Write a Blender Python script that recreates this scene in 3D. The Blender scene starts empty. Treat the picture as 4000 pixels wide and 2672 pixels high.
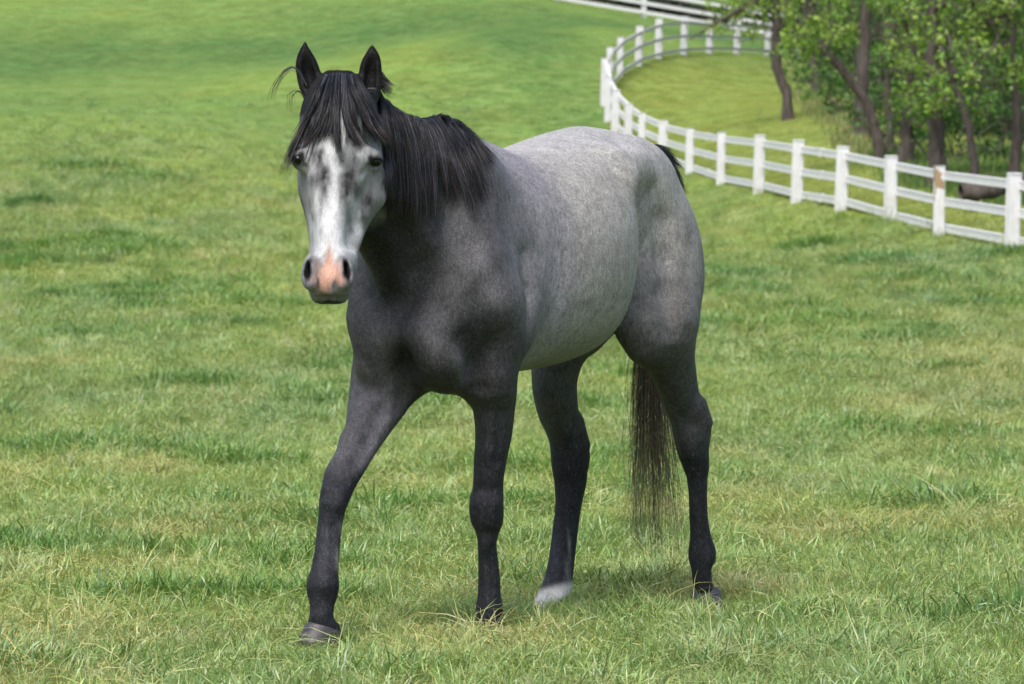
import bpy, bmesh, math, random
import numpy as np
from mathutils import Vector, Matrix, Quaternion

random.seed(7)
rng = np.random.default_rng(7)
SC = bpy.context.scene
COL = SC.collection

# ------------------------------------------------------------------ camera
FPX = 18000.0                 # focal length in photo pixels (photo is 4000 wide)
CAM_H = 1.25                  # eye height
HZ = 980.0                    # photo row of the eye level
cam_d = bpy.data.cameras.new('camera')
cam = bpy.data.objects.new('camera', cam_d)
COL.objects.link(cam)
cam_d.sensor_width = 36.0
cam_d.lens = 36.0 * FPX / 4000.0
cam.location = (0, 0, CAM_H)
cam.rotation_euler = (math.radians(90) - math.atan((1336.0 - HZ) / FPX), 0, 0)
cam_d.clip_start = 0.5
cam_d.clip_end = 4000
cam_d.dof.use_dof = True
cam_d.dof.focus_distance = 14.9
cam_d.dof.aperture_fstop = 11.0
SC.camera = cam

# ------------------------------------------------------------------ light
SUN_EL, SUN_AZ = math.radians(56), math.radians(200)   # azimuth clockwise from +Y
w = bpy.data.worlds.new('World')
SC.world = w
w.use_nodes = True
nt = w.node_tree
for n in list(nt.nodes):
    nt.nodes.remove(n)
sky = nt.nodes.new('ShaderNodeTexSky')
sky.sky_type = 'NISHITA'
sky.sun_disc = False
sky.sun_elevation = SUN_EL
sky.sun_rotation = SUN_AZ
sky.air_density = 1.0
sky.dust_density = 4.0
bg = nt.nodes.new('ShaderNodeBackground')
bg.inputs['Strength'].default_value = 0.13
wo = nt.nodes.new('ShaderNodeOutputWorld')
nt.links.new(sky.outputs[0], bg.inputs[0])
nt.links.new(bg.outputs[0], wo.inputs[0])
sun_d = bpy.data.lights.new('sun', 'SUN')
sun = bpy.data.objects.new('sun', sun_d)
COL.objects.link(sun)
sun_d.energy = 1.5
sun_d.angle = math.radians(30)
sun_d.color = (1.0, 0.96, 0.90)
sdir = Vector((math.sin(SUN_AZ) * math.cos(SUN_EL), math.cos(SUN_AZ) * math.cos(SUN_EL), math.sin(SUN_EL)))
sun.rotation_euler = sdir.to_track_quat('Z', 'Y').to_euler()
sun.location = (0, 0, 30)
SC.view_settings.view_transform = 'Standard'
SC.view_settings.look = 'None'
SC.view_settings.exposure = 0.62
SC.view_settings.gamma = 1.0
SC.view_settings.use_curve_mapping = False
SC.render.engine = 'CYCLES'
SC.cycles.use_denoising = True
SC.cycles.max_bounces = 5
SC.cycles.diffuse_bounces = 2
SC.cycles.transmission_bounces = 3
SC.cycles.transparent_max_bounces = 8

# ------------------------------------------------------------------ helpers
def at(px, py, Y):
    """world point that stands at photo pixel (px, py) when it is Y metres away"""
    return np.array([(px - 2000.0) / FPX * Y, Y, CAM_H + (HZ - py) / FPX * Y])

def tag(o, label=None, cat=None, group=None, kind=None):
    if label: o['label'] = label
    if cat: o['category'] = cat
    if group: o['group'] = group
    if kind: o['kind'] = kind
    return o

def empty(name, loc=(0, 0, 0), rotz=0.0):
    o = bpy.data.objects.new(name, None)
    o.location = loc
    o.rotation_euler = (0, 0, rotz)
    o.empty_display_size = 0.2
    COL.objects.link(o)
    return o

def link_mesh(name, me, mat=None, parent=None):
    o = bpy.data.objects.new(name, me)
    COL.objects.link(o)
    if mat is not None:
        for m in (mat if isinstance(mat, (list, tuple)) else [mat]):
            me.materials.append(m)
    if parent is not None:
        o.parent = parent
    return o

def mesh_np(name, V, F, smooth=True):
    """V (n,3), F (m,3) or (m,4) numpy -> mesh, fast"""
    V = np.asarray(V, np.float32); F = np.asarray(F, np.int32)
    me = bpy.data.meshes.new(name)
    me.vertices.add(len(V)); me.vertices.foreach_set('co', V.ravel())
    k = F.shape[1]
    me.loops.add(F.size); me.loops.foreach_set('vertex_index', F.ravel())
    me.polygons.add(len(F))
    me.polygons.foreach_set('loop_start', np.arange(0, F.size, k, dtype=np.int32))
    me.polygons.foreach_set('loop_total', np.full(len(F), k, np.int32))
    me.polygons.foreach_set('use_smooth', np.full(len(F), smooth))
    me.update(calc_edges=True)
    return me

def vcol(me, name, C):
    a = me.color_attributes.new(name, 'FLOAT_COLOR', 'POINT')
    C = np.asarray(C, np.float32)
    if C.shape[1] == 3:
        C = np.concatenate([C, np.ones((len(C), 1), np.float32)], 1)
    a.data.foreach_set('color', C.ravel())

def lin(r, g, b):
    """sRGB 0-255 -> linear"""
    c = np.array([r, g, b], float) / 255
    return np.where(c <= .04045, c / 12.92, ((c + .055) / 1.055) ** 2.4)

class NT:
    """small node-tree builder"""
    def __init__(s, name):
        s.m = bpy.data.materials.new(name); s.m.use_nodes = True
        s.t = s.m.node_tree; s.t.nodes.clear()
        s.out = s.t.nodes.new('ShaderNodeOutputMaterial')
    def n(s, typ, props=None, **ins):
        nd = s.t.nodes.new('ShaderNode' + typ)
        for k, v in (props or {}).items(): setattr(nd, k, v)
        for k, v in ins.items(): s.put(nd, k, v)
        return nd
    def put(s, nd, k, v):
        key = int(k[1:]) if (k[0] == 'i' and k[1:].isdigit()) else k.replace('_', ' ')
        sock = nd.inputs[key]
        if isinstance(v, bpy.types.NodeSocket): s.t.links.new(v, sock)
        elif isinstance(v, bpy.types.Node): s.t.links.new(v.outputs[0], sock)
        else:
            if sock.type == 'RGBA' and len(v) == 3: v = (*v, 1)
            sock.default_value = v
    def math(s, op, a, b=None, c=None, clamp=False):
        nd = s.n('Math', {'operation': op, 'use_clamp': clamp})
        for i, v in enumerate((a, b, c)):
            if v is not None: s.put(nd, 'i%d' % i, v)
        return nd.outputs[0]
    def mix(s, f, a, b, blend='MIX'):
        nd = s.t.nodes.new('ShaderNodeMix'); nd.data_type = 'RGBA'; nd.blend_type = blend
        s.put(nd, 'i0', f)
        for i, v in ((6, a), (7, b)):
            s.put(nd, 'i%d' % i, v)
        return nd.outputs[2]
    def ramp(s, f, stops, interp='LINEAR'):
        nd = s.t.nodes.new('ShaderNodeValToRGB'); cr = nd.color_ramp; cr.interpolation = interp
        while len(cr.elements) < len(stops): cr.elements.new(0.5)
        for e, (p, c) in zip(cr.elements, stops):
            e.position = p; e.color = (*c, 1) if len(c) == 3 else c
        s.put(nd, 'i0', f)
        return nd.outputs[0]
    def noise(s, vec=None, scale=5.0, detail=4.0, rough=0.5, dist=0.0):
        nd = s.n('TexNoise', Scale=scale, Detail=detail, Roughness=rough, Distortion=dist)
        if vec is not None: s.put(nd, 'Vector', vec)
        return nd.outputs[0]
    def mapping(s, vec, scale=(1, 1, 1), rot=(0, 0, 0)):
        nd = s.n('Mapping'); s.put(nd, 'Vector', vec)
        nd.inputs['Scale'].default_value = scale; nd.inputs['Rotation'].default_value = rot
        return nd.outputs[0]
    def finish(s, bsdf):
        s.t.links.new(bsdf.outputs[0] if isinstance(bsdf, bpy.types.Node) else bsdf, s.out.inputs[0])
        return s.m

def pchip(xs, ys, xq):
    """monotone cubic interpolation, ys (n,k)"""
    xs = np.asarray(xs, float); ys = np.asarray(ys, float)
    if ys.ndim == 1: ys = ys[:, None]
    h = np.diff(xs)[:, None]; d = np.diff(ys, axis=0) / h
    m = np.zeros_like(ys)
    s = d[:-1] * d[1:]
    with np.errstate(divide='ignore', invalid='ignore'):
        hm = 2 * s / (d[:-1] + d[1:])
    m[1:-1] = np.where(s > 0, hm, 0)
    m[0] = d[0]; m[-1] = d[-1]
    i = np.clip(np.searchsorted(xs, xq) - 1, 0, len(xs) - 2)
    hh = h[i]; t = ((np.clip(xq, xs[0], xs[-1]) - xs[i])[:, None]) / hh
    a = ys[i]; b = ys[i + 1]
    return (2*t**3-3*t**2+1)*a + (t**3-2*t**2+t)*hh*m[i] + (-2*t**3+3*t**2)*b + (t**3-t**2)*hh*m[i+1]
# ------------------------------------------------------------------ terrain
PROF_Y = np.array([-80, 0, 13, 24, 32, 40, 55, 70, 95, 133, 170, 215, 260, 330, 450, 700.])
PROF_Z = np.array([-.3, 0, 0, .0, .05, .16, .55, 1.23, 2.73, 5.42, 8.6, 12.96, 18.0, 26.5, 42, 60.])
_py = np.linspace(-80, 700, 4000); _pz = pchip(PROF_Y, PROF_Z, _py)[:, 0]
FRONT = [(4330,1052,612,66.5),(4130,1012,690,68.5),(3950,985,680,71),(3666,930,647,76),(3475,880,612,81),(3280,822,575,86),(3108,795,550,91),(2960,755,530,97),(2812,728,515,103),(2690,680,500,109),(2585,640,475,115),
         (2503,596,440,120),(2452,566,407,124),(2400,520,354,128),(2371,478,301,131),(2354,417,227,135),(2378,345,184,139),(2419,296,145,143),(2492,252,105,147),(2571,231,77,151),(2668,214,68,155),(2769,207,82,159),(2876,211,85,163),(2995,218,87,167),(3115,235,104,170)]
FRONT[0] = (4330, 1040, 735, 66.5); FRONT[1] = (4130, 1010, 706, 68.5)
FARF = [(1840,-45,-152,200),(2174,10,-96,202),(2512,66,-40,204),(2850,122,18,206),(3188,178,74,208),(3520,232,130,210)]
ANCH = [at(px, b, Y) for px, b, t, Y in FRONT] + [at(px, b, Y) for px, b, t, Y in FARF]
ANCH += [at(*p) for p in ((3075,466,120),(3188,365,142),(3360,545,108),(3434,628,98),(3540,645,96),(3654,722,88),(3797,760,84),(3957,720,88),(3840,790,81),(2700,560,117),(2900,450,128),(2800,330,145),(3900,560,108),(3800,380,140),(3500,300,165))]
ANCH += [np.array([x, y, float(np.interp(y, _py, _pz))]) for y in (14, 22, 32, 44, 55) for x in (-8, -3, 0, 3, 8)]
ANCH += [np.array([x, y, float(np.interp(y, _py, _pz))]) for x, y in ((-12, 75), (-4, 75), (-14, 100), (-5, 100), (-16, 135), (-6, 135), (-20, 170), (-8, 170), (-24, 260), (0, 260), (20, 260))]
ANCH += [np.array([x, y, float(np.interp(y, _py, _pz)) + d]) for x, y, d in ((-4, 200, 1.15), (-10, 203, .95), (-17, 206, .7), (-26, 208, .4), (-4, 225, .7), (-12, 228, .5))]
ANCH = np.array(ANCH)
def _rb(d): return np.exp(-(d / 13.0) ** 2)
_sc = np.array([1.6, .55])
_D = np.linalg.norm((ANCH[:, None, :2] - ANCH[None, :, :2]) * _sc, axis=2)
_res = ANCH[:, 2] - np.interp(ANCH[:, 1], _py, _pz)
_W = np.linalg.solve(_rb(_D) + np.eye(len(ANCH)) * .01, _res)
def vnoise(x, y, seed=0):
    """smooth value noise 0..1"""
    xi = np.floor(x).astype(np.int64); yi = np.floor(y).astype(np.int64)
    fx = x - xi; fy = y - yi
    fx = fx * fx * (3 - 2 * fx); fy = fy * fy * (3 - 2 * fy)
    def h(i, j):
        n = (i * 374761393 + j * 668265263 + seed * 1442695041) & 0xffffffff
        n = ((n ^ (n >> 13)) * 1274126177) & 0xffffffff
        n = (n ^ (n >> 16)) & 0xffffffff
        return n / 4294967295.0
    return (h(xi, yi) * (1 - fx) + h(xi + 1, yi) * fx) * (1 - fy) + (h(xi, yi + 1) * (1 - fx) + h(xi + 1, yi + 1) * fx) * fy
def fbm(x, y, seed=0, o=3):
    return sum(vnoise(x * 2 ** i, y * 2 ** i, seed + i) * .5 ** i for i in range(o)) / sum(.5 ** i for i in range(o))
FEET = [(-.07, 14.93, .12), (-.60, 14.33, .20), (.06, 15.70, .09), (.72, 16.02, .14)]     # sward trodden down in front of the hooves
LFH = (-.07, 15.0)      # hollow under the near forefoot
def zg(X, Y, fine=True):
    X = np.asarray(X, float); Y = np.asarray(Y, float)
    z = np.interp(Y, _py, _pz)
    sh = X.shape; x = X.ravel(); y = Y.ravel()
    out = np.zeros(len(x))
    for i in range(0, len(x), 20000):
        d = np.sqrt(((x[i:i+20000, None] - ANCH[None, :, 0]) * _sc[0]) ** 2 + ((y[i:i+20000, None] - ANCH[None, :, 1]) * _sc[1]) ** 2)
        out[i:i+20000] = _rb(d) @ _W
    z = z + out.reshape(sh)
    if fine:
        near = np.clip((Y - 17.5) / 8, 0, 1)
        z = z + near * ((fbm(X * .55, Y * .30, 11) - .5) * .16 + (fbm(X * 2.2, Y * 1.4, 5) - .5) * .05) * np.clip((110 - Y) / 60, .06, 1)
        z = z + (1 - near) * (fbm(X * 3, Y * 3, 5) - .5) * .02
        z = z - .085 * np.exp(-((X - LFH[0]) ** 2 + (Y - LFH[1]) ** 2) / .15 ** 2)
    return z

# one sheet, fine where it is near
ys = np.concatenate([np.linspace(-80, 10, 19), np.arange(10.5, 13, .25), np.arange(13, 24, .09), np.arange(24, 60, .3), np.arange(60, 240, 1.0), np.geomspace(240, 700, 40)])
xs = np.concatenate([-np.geomspace(160, 7, 40), np.arange(-6.8, -2.2, .22), np.arange(-2.2, 2.2, .09), np.arange(2.2, 6.8, .22), np.geomspace(7, 14, 28), np.geomspace(14.6, 160, 36)])
GX, GY = np.meshgrid(xs, ys)
GZ = zg(GX, GY)
nx, ny = len(xs), len(ys)
ii = np.arange(nx * ny).reshape(ny, nx)
GF = np.stack([ii[:-1, :-1], ii[:-1, 1:], ii[1:, 1:], ii[1:, :-1]], -1).reshape(-1, 4)
gme = mesh_np('pasture', np.stack([GX, GY, GZ], -1).reshape(-1, 3), GF)
# paddock mask: inside the curved fence
LOOP = np.array([at(px, b, Y)[:2] for px, b, t, Y in FRONT])
def inside_loop(X, Y):
    """1 inside the paddock, soft edge"""
    P = np.vstack([LOOP, [[40, 175], [40, 60]]])
    x = np.asarray(X).ravel(); y = np.asarray(Y).ravel()
    c = np.zeros(len(x), bool)
    for i in range(len(P)):
        a, b = P[i], P[(i + 1) % len(P)]
        m = ((a[1] > y) != (b[1] > y)) & (x < (b[0] - a[0]) * (y - a[1]) / (b[1] - a[1] + 1e-12) + a[0])
        c ^= m
    return c.reshape(np.shape(X)).astype(float)
def lushness(X, Y):
    """0 short and pale, 1 dark lush clumps (near field) or dark bands (far hill)"""
    near = fbm(X * 1.7, Y * .95, 21, 3)
    clump = fbm(X * 3.6, Y * 2.0, 33, 2)
    v = np.clip((near - .40) * 2.2, 0, 1) * .6 + np.clip((clump - .55) * 5, 0, 1) * .5
    return np.clip(v, 0, 1)
# photo rows of the land, used to lay broad colour zones of the sward on the ground where they lie
def zones(X, Y):
    lp_ = inside_loop(X, Y)
    px = 2000 + FPX * X / np.maximum(Y, 5)
    lush = lushness(X, Y)
    far = np.clip((Y - 90) / 40, 0, 1)
    wob = (fbm(X * .22, Y * .05, 44, 3) - .5) * 26
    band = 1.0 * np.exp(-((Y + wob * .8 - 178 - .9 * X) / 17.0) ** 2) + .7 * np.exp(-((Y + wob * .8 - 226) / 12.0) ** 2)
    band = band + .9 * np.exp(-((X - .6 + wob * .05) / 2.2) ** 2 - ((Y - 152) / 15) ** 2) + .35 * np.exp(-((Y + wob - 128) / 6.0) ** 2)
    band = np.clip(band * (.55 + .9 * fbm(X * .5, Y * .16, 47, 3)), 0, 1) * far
    yel = np.clip((fbm(X * .35, Y * .12, 71, 3) - .40) * 3, 0, 1)
    yel = np.maximum(yel, np.exp(-((X + 4) / 5) ** 2 - ((Y - 146) / 9) ** 2))
    dry = np.clip((fbm(X * 1.5, Y * .9, 91, 3) - .55) * 4.0, 0, 1) * (1 - far)
    dry = np.maximum(dry, np.exp(-((px - 3900) / 420) ** 2 - ((Y - 40) / 10) ** 2) * .8)
    return lp_, lush, band, yel, dry, far
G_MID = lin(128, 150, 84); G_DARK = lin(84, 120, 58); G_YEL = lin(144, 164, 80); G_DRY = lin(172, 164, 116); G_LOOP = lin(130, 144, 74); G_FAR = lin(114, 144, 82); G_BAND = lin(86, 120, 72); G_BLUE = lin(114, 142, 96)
def mixc(a, b, t): return a * (1 - t[..., None]) + b * t[..., None]
def sward(X, Y):
    lp_, lush, band, yel, dry, far = zones(X, Y)
    c = np.broadcast_to(G_MID, X.shape + (3,)).copy()
    c = mixc(c, G_YEL, yel * .55)
    c = mixc(c, G_DRY, dry * .38)
    c = mixc(c, G_BLUE, np.clip((fbm(X * .6, Y * .35, 52, 2) - .5) * 3, 0, 1) * .5 * (1 - far))
    c = mixc(c, G_DARK, lush * .42 * (1 - far * .75))
    c = mixc(c, G_FAR, far * .75)
    c = mixc(c, G_YEL, yel * far * .3)
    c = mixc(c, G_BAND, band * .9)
    c = mixc(c, G_LOOP, lp_ * .80)
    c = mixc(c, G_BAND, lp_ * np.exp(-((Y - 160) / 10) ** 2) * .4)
    return c * np.array([1.47, 1.47, 1.38])
tuft_shade = (.44 + .09 * np.clip((GY - 60) / 70, 0, 1))[..., None]        # self-shading of the tufts painted into the ground colour, darkest near by
vcol(gme, 'Sward', (sward(GX, GY) * tuft_shade).reshape(-1, 3))
m = NT('pasture_turf')
a_ = m.n('Attribute', {'attribute_name': 'Sward'})
geo = m.n('NewGeometry')
pos = geo.outputs['Position']
n0 = m.noise(pos, .45, 4, .6)
n1 = m.noise(pos, 1.7, 5, .65)
n2 = m.noise(pos, 6.0, 5, .7)
n3 = m.noise(pos, 40.0, 3, .6)
def spread(v, g, lo=.35): return m.math('MULTIPLY_ADD', v, g, 1.0 - g * .5)
k = m.math('MULTIPLY', m.math('MULTIPLY', spread(n0, .7), spread(n1, 1.7)), m.math('MULTIPLY', spread(n2, 2.0), spread(n3, .8)))
c = m.mix(1.0, a_.outputs['Color'], k, 'MULTIPLY')
c = m.mix(m.ramp(n1, [(.50, (0, 0, 0)), (.72, (.35, .35, .35))]), c, tuple(G_DRY * .6))
hs = m.n('HueSaturation'); m.put(hs, 'Color', c); m.put(hs, 'Hue', m.math('MULTIPLY_ADD', n0, .06, .47))
bmp = m.n('Bump', Strength=.45, Distance=.015); m.put(bmp, 'Height', m.math('ADD', n2, m.math('MULTIPLY', n3, .4)))
bs = m.n('BsdfDiffuse', Roughness=1.0); m.put(bs, 'Color', hs); m.put(bs, 'Normal', bmp)
pasture = link_mesh('pasture', gme, m.finish(bs))
tag(pasture, kind='structure')

# ------------------------------------------------------------------ grass: tufts of real blades, too many to count
def blade_tuft(rg, n, rad, h0, h1, lean, wid, straw, curl):
    V, Fc, Cc = [], [], []
    for _ in range(n):
        a = rg.uniform(0, 2 * math.pi); rr = rad * math.sqrt(rg.random())
        base = np.array([rr * math.cos(a), rr * math.sin(a), -.012])
        ang = rg.uniform(0, 2 * math.pi) if rg.random() < .7 else a
        h = rg.uniform(h0, h1); ln = lean * rg.uniform(.3, 1.6)
        d = np.array([math.cos(ang), math.sin(ang), 0])
        sd = np.array([-d[1], d[0], 0]); tw = rg.uniform(-.9, .9)
        sd = sd * math.cos(tw) + d * math.sin(tw)
        w_ = wid * rg.uniform(.6, 1.35)
        is_straw = rg.random() < straw
        if is_straw:
            cc = np.array([1.75, 1.25, 1.5]) * rg.uniform(.8, 1.25); h *= rg.uniform(.5, 1.05); ln *= 1.6; w_ *= .8
        else:
            cc = np.array([rg.uniform(.80, 1.25), 1.0, rg.uniform(.8, 1.25)]) * rg.uniform(.62, 1.35)
        b = len(V)
        for j, (t, ww) in enumerate(((0, .8), (.4, 1.0), (.75, .7))):
            p = base + np.array([0, 0, h * (t - curl * ln * t ** 3)]) + d * (h * ln * t ** 1.7)
            V += [p - sd * w_ * ww / 2, p + sd * w_ * ww / 2]; Cc += [cc, cc]
        p = base + np.array([0, 0, h * (1 - curl * ln * 1.15)]) + d * (h * ln)
        V.append(p); Cc.append(cc * 1.06)
        Fc += [[b, b+1, b+3], [b, b+3, b+2], [b+2, b+3, b+5], [b+2, b+5, b+4], [b+4, b+5, b+6]]
    me = mesh_np('grass_tuft', V, Fc)
    vcol(me, 'Blade', Cc)
    return me
m = NT('grass_blades')
a_ = m.n('Attribute', {'attribute_name': 'Blade'})
t_ = m.n('Attribute', {'attribute_name': 'tint', 'attribute_type': 'INSTANCER'})
cb_ = m.mix(1.0, a_.outputs['Color'], t_.outputs['Color'], 'MULTIPLY')
df = m.n('BsdfDiffuse'); m.put(df, 'Color', cb_)
tr = m.n('BsdfTranslucent'); m.put(tr, 'Color', m.mix(1.0, cb_, (1.0, 1.0, .72), 'MULTIPLY'))
gl = m.n('BsdfGlossy', Roughness=.42); gl.inputs['Color'].default_value = (.8, .85, .9, 1)
m1 = m.n('MixShader'); m.put(m1, 'i0', .30); m.put(m1, 'i1', df); m.put(m1, 'i2', tr)
m2 = m.n('MixShader'); m.put(m2, 'i0', .075); m.put(m2, 'i1', m1); m.put(m2, 'i2', gl)
MAT_GRASS = m.finish(m2)
rgt = np.random.default_rng(99)
TUFT = []
for k in range(4): TUFT.append(blade_tuft(rgt, 44, .085, .024, .058, .80, .0034, .13, .34))       # short grazed sward
for k in range(4): TUFT.append(blade_tuft(rgt, 46, .072, .040, .084, .95, .0036, .06, .32))         # lush
for k in range(3): TUFT.append(blade_tuft(rgt, 36, .095, .045, .090, 1.45, .0034, .26, .46))        # laid over, strawy
tuft_obs = []
for me in TUFT:
    me.materials.append(MAT_GRASS)
    tuft_obs.append(bpy.data.objects.new('grass_tuft', me))    # sources only: not linked to the scene
def scatter(y0, y1, dens, size, seed):
    rg = np.random.default_rng(seed)
    side = 2.2                                  # the sward goes on beyond both edges of the frame
    A = .128 * (y1 ** 2 - y0 ** 2) + 2 * side * (y1 - y0) * .55
    n = int(A * dens)
    y = np.sqrt(rg.uniform(y0 ** 2, y1 ** 2, n)); x = rg.uniform(-1, 1, n) * .128 * y
    out = rg.random(n) < (2 * side * (y1 - y0) * .55) / A
    x = np.where(out, np.sign(x) * (.128 * y + side * rg.random(n) ** 1.3), x)
    return x, y, rg, size
PT = []
for y0, y1, dens, size, sd in ((11.6, 13.0, 420, 1.0, 9), (13.0, 17, 760, 1.0, 1), (17, 22, 520, 1.05, 2), (22, 30, 300, 1.18, 3), (30, 42, 140, 1.4, 4), (42, 60, 60, 1.75, 5), (60, 90, 22, 2.1, 6), (90, 140, 7, 2.3, 7)):
    x, y, rg, size = scatter(y0, y1, dens, size, sd)
    lp_, lush, band, yel, dry, far = zones(x, y)
    thin = rg.random(len(x)) < (.62 + .38 * np.maximum(lush, dry)) * np.where(y > 60, 1 - lp_ * .7, 1) * np.clip((145 - y) / 60, 0, 1)
    x, y, lush, dry = x[thin], y[thin], lush[thin], dry[thin]
    c = sward(x, y) * rg.normal(1.0, .13, (len(x), 1))
    r_ = rg.random(len(x))
    idx = np.where(r_ < .25 + .9 * np.clip(lush - .15, 0, 1), rg.integers(4, 8, len(x)), rg.integers(0, 4, len(x)))
    mat_ = fbm(x * 1.3, y * .8, 61, 2)
    idx = np.where((rg.random(len(x)) < .22 + .9 * dry * .5 + np.clip(mat_ - .52, 0, 1) * 3) , rg.integers(8, 11, len(x)), idx)
    s_ = size * rg.uniform(.65, 1.3, len(x)) * (.85 + .35 * lush)
    foot = np.zeros(len(x))
    for fx, fy, fr in FEET:
        foot = np.maximum(foot, np.exp(-((x - fx) / fr) ** 2 - ((y - fy) / (fr * 1.3)) ** 2))
    s_ *= 1 - .80 * foot
    ln_ = np.stack([rg.normal(0, .34, len(x)), rg.normal(0, .34, len(x)), rg.uniform(0, 6.28, len(x))], 1)
    PT.append((x, y, zg(x, y), idx, s_, ln_, c))
# rank tufts the horses leave: taller, darker, standing in clumps
CL = [at(px, py, Y)[:2] for px, py, Y in ((255,960,70),(120,870,80),(440,930,72),(180,1000,66),(830,1040,62),(770,1050,60),(300,1690,27.5),(180,1660,28),(720,1700,27),(90,2140,19.2),(150,2180,18.8),(3150,1350,42),(3260,1370,41),
      (3530,1300,46),(3440,1600,30.5),(2890,1275,48),(3060,1245,50),(3150,1180,54),(1100,1930,22.5),(2090,1990,21.6),(2000,1950,22),(3600,1005,66),(3150,900,78),(2900,1060,62),(350,700,92),(600,760,88),(620,1150,54),(820,1400,38),(3980,1490,34),(1160,2060,20.4),(60,2600,13.6),(2380,1690,27),(900,2380,16.2))]
rgc = np.random.default_rng(17)
for _ in range(90):
    yy = math.sqrt(rgc.uniform(15 ** 2, 75 ** 2)); CL.append(np.array([rgc.uniform(-.12, .12) * yy, yy]))
for cx, cy in CL:
    r = rgc.uniform(.06, .15) * (1 + cy / 45); n = int(rgc.uniform(30, 80))
    x = cx + rgc.normal(0, r, n) * 1.2; y = cy + rgc.normal(0, r, n)
    sz = rgc.uniform(.9, 1.65, n) * (1 + cy / 60)
    for fx, fy, fr in FEET: sz *= 1 - .85 * np.exp(-((x - fx) / .25) ** 2 - ((y - fy) / .4) ** 2)
    c = sward(x, y) * np.array([.58, .76, .58]) * rgc.normal(1, .12, (n, 1))
    PT.append((x, y, zg(x, y), rgc.integers(4, 8, n), sz, np.stack([rgc.normal(0, .2, n), rgc.normal(0, .2, n), rgc.uniform(0, 6.28, n)], 1), c))
cat = [np.concatenate([p[i] for p in PT]) for i in range(7)]
pm = bpy.data.meshes.new('grass')
pm.vertices.add(len(cat[0])); pm.vertices.foreach_set('co', np.stack(cat[:3], 1).astype(np.float32).ravel())
def pattr(name, typ, arr, key):
    a = pm.attributes.new(name, typ, 'POINT'); a.data.foreach_set(key, np.ascontiguousarray(arr).ravel())
pattr('pick', 'INT', cat[3].astype(np.int32), 'value')
pattr('size', 'FLOAT', cat[4].astype(np.float32), 'value')
pattr('turn', 'FLOAT_VECTOR', cat[5].astype(np.float32), 'vector')
pattr('tint', 'FLOAT_COLOR', np.concatenate([np.clip(cat[6], 0, 1), np.ones((len(cat[0]), 1))], 1).astype(np.float32), 'color')
print('grass tufts', len(cat[0]))
ng = bpy.data.node_groups.new('grass_scatter', 'GeometryNodeTree')
ng.interface.new_socket('Geometry', in_out='INPUT', socket_type='NodeSocketGeometry')
ng.interface.new_socket('Geometry', in_out='OUTPUT', socket_type='NodeSocketGeometry')
N = ng.nodes.new; LK = ng.links.new
gi = N('NodeGroupInput'); go = N('NodeGroupOutput')
gj = N('GeometryNodeJoinGeometry')
for o in reversed(tuft_obs):
    oi = N('GeometryNodeObjectInfo'); oi.inputs['Object'].default_value = o; oi.inputs['As Instance'].default_value = True
    LK(oi.outputs['Geometry'], gj.inputs[0])
iop = N('GeometryNodeInstanceOnPoints'); iop.inputs['Pick Instance'].default_value = True
def named(n_, t_):
    q = N('GeometryNodeInputNamedAttribute'); q.data_type = t_; q.inputs['Name'].default_value = n_; return q.outputs[0]
LK(gi.outputs[0], iop.inputs['Points']); LK(gj.outputs[0], iop.inputs['Instance'])
LK(named('pick', 'INT'), iop.inputs['Instance Index'])
e2r = N('FunctionNodeEulerToRotation'); LK(named('turn', 'FLOAT_VECTOR'), e2r.inputs[0]); LK(e2r.outputs[0], iop.inputs['Rotation'])
LK(named('size', 'FLOAT'), iop.inputs['Scale'])
LK(iop.outputs[0], go.inputs[0])
grass = bpy.data.objects.new('grass', pm); COL.objects.link(grass)
md = grass.modifiers.new('scatter', 'NODES'); md.node_group = ng
tag(grass, 'short green pasture grass with dry straw growing all over the ground', 'grass', kind='stuff')
# ------------------------------------------------------------------ fences
def white_paint(name, base, dirt, peel=False):
    m = NT(name)
    tc = m.n('TexCoord'); geo = m.n('NewGeometry')
    n1 = m.noise(m.mapping(geo.outputs['Position'], (1, 1, .35)), 14, 5, .65)
    n2 = m.noise(geo.outputs['Position'], 2.2, 3, .5)
    c = m.ramp(n1, [(.30, tuple(dirt)), (.44, tuple(np.array(base) * .9)), (.6, tuple(base))])
    c = m.mix(m.math('MULTIPLY', n2, .25), c, tuple(np.array(dirt) * 1.15))
    if peel:
        n3 = m.noise(m.mapping(geo.outputs['Position'], (1, 1, .45)), 6.5, 3, .5)
        sx = m.n('SeparateXYZ'); m.put(sx, 'Vector', tc.outputs['Generated'])
        up = m.ramp(sx.outputs[2], [(.5, (0, 0, 0)), (.62, (1, 1, 1))])
        k = m.math('MULTIPLY', m.ramp(n3, [(.585, (0, 0, 0)), (.61, (1, 1, 1))]), up)
        c = m.mix(k, c, (.34, .24, .14))
    bs = m.n('BsdfPrincipled', Roughness=.6); m.put(bs, 'Base Color', c)
    b = m.n('Bump', Strength=.08, Distance=.006); m.put(b, 'Height', n1); m.put(bs, 'Normal', b)
    return m.finish(bs)
MAT_POST = white_paint('painted_post', (.74, .76, .78), (.58, .57, .54))
MAT_PEEL = white_paint('peeling_post', (.74, .76, .77), (.56, .54, .50), True)
MAT_RAIL = white_paint('painted_rail', (.90, .90, .91), (.80, .79, .77))
MAT_RAIL_BACK = white_paint('grey_rail', (.52, .51, .47), (.40, .39, .35))  # greyer, darker rails for the back of the loop
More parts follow.
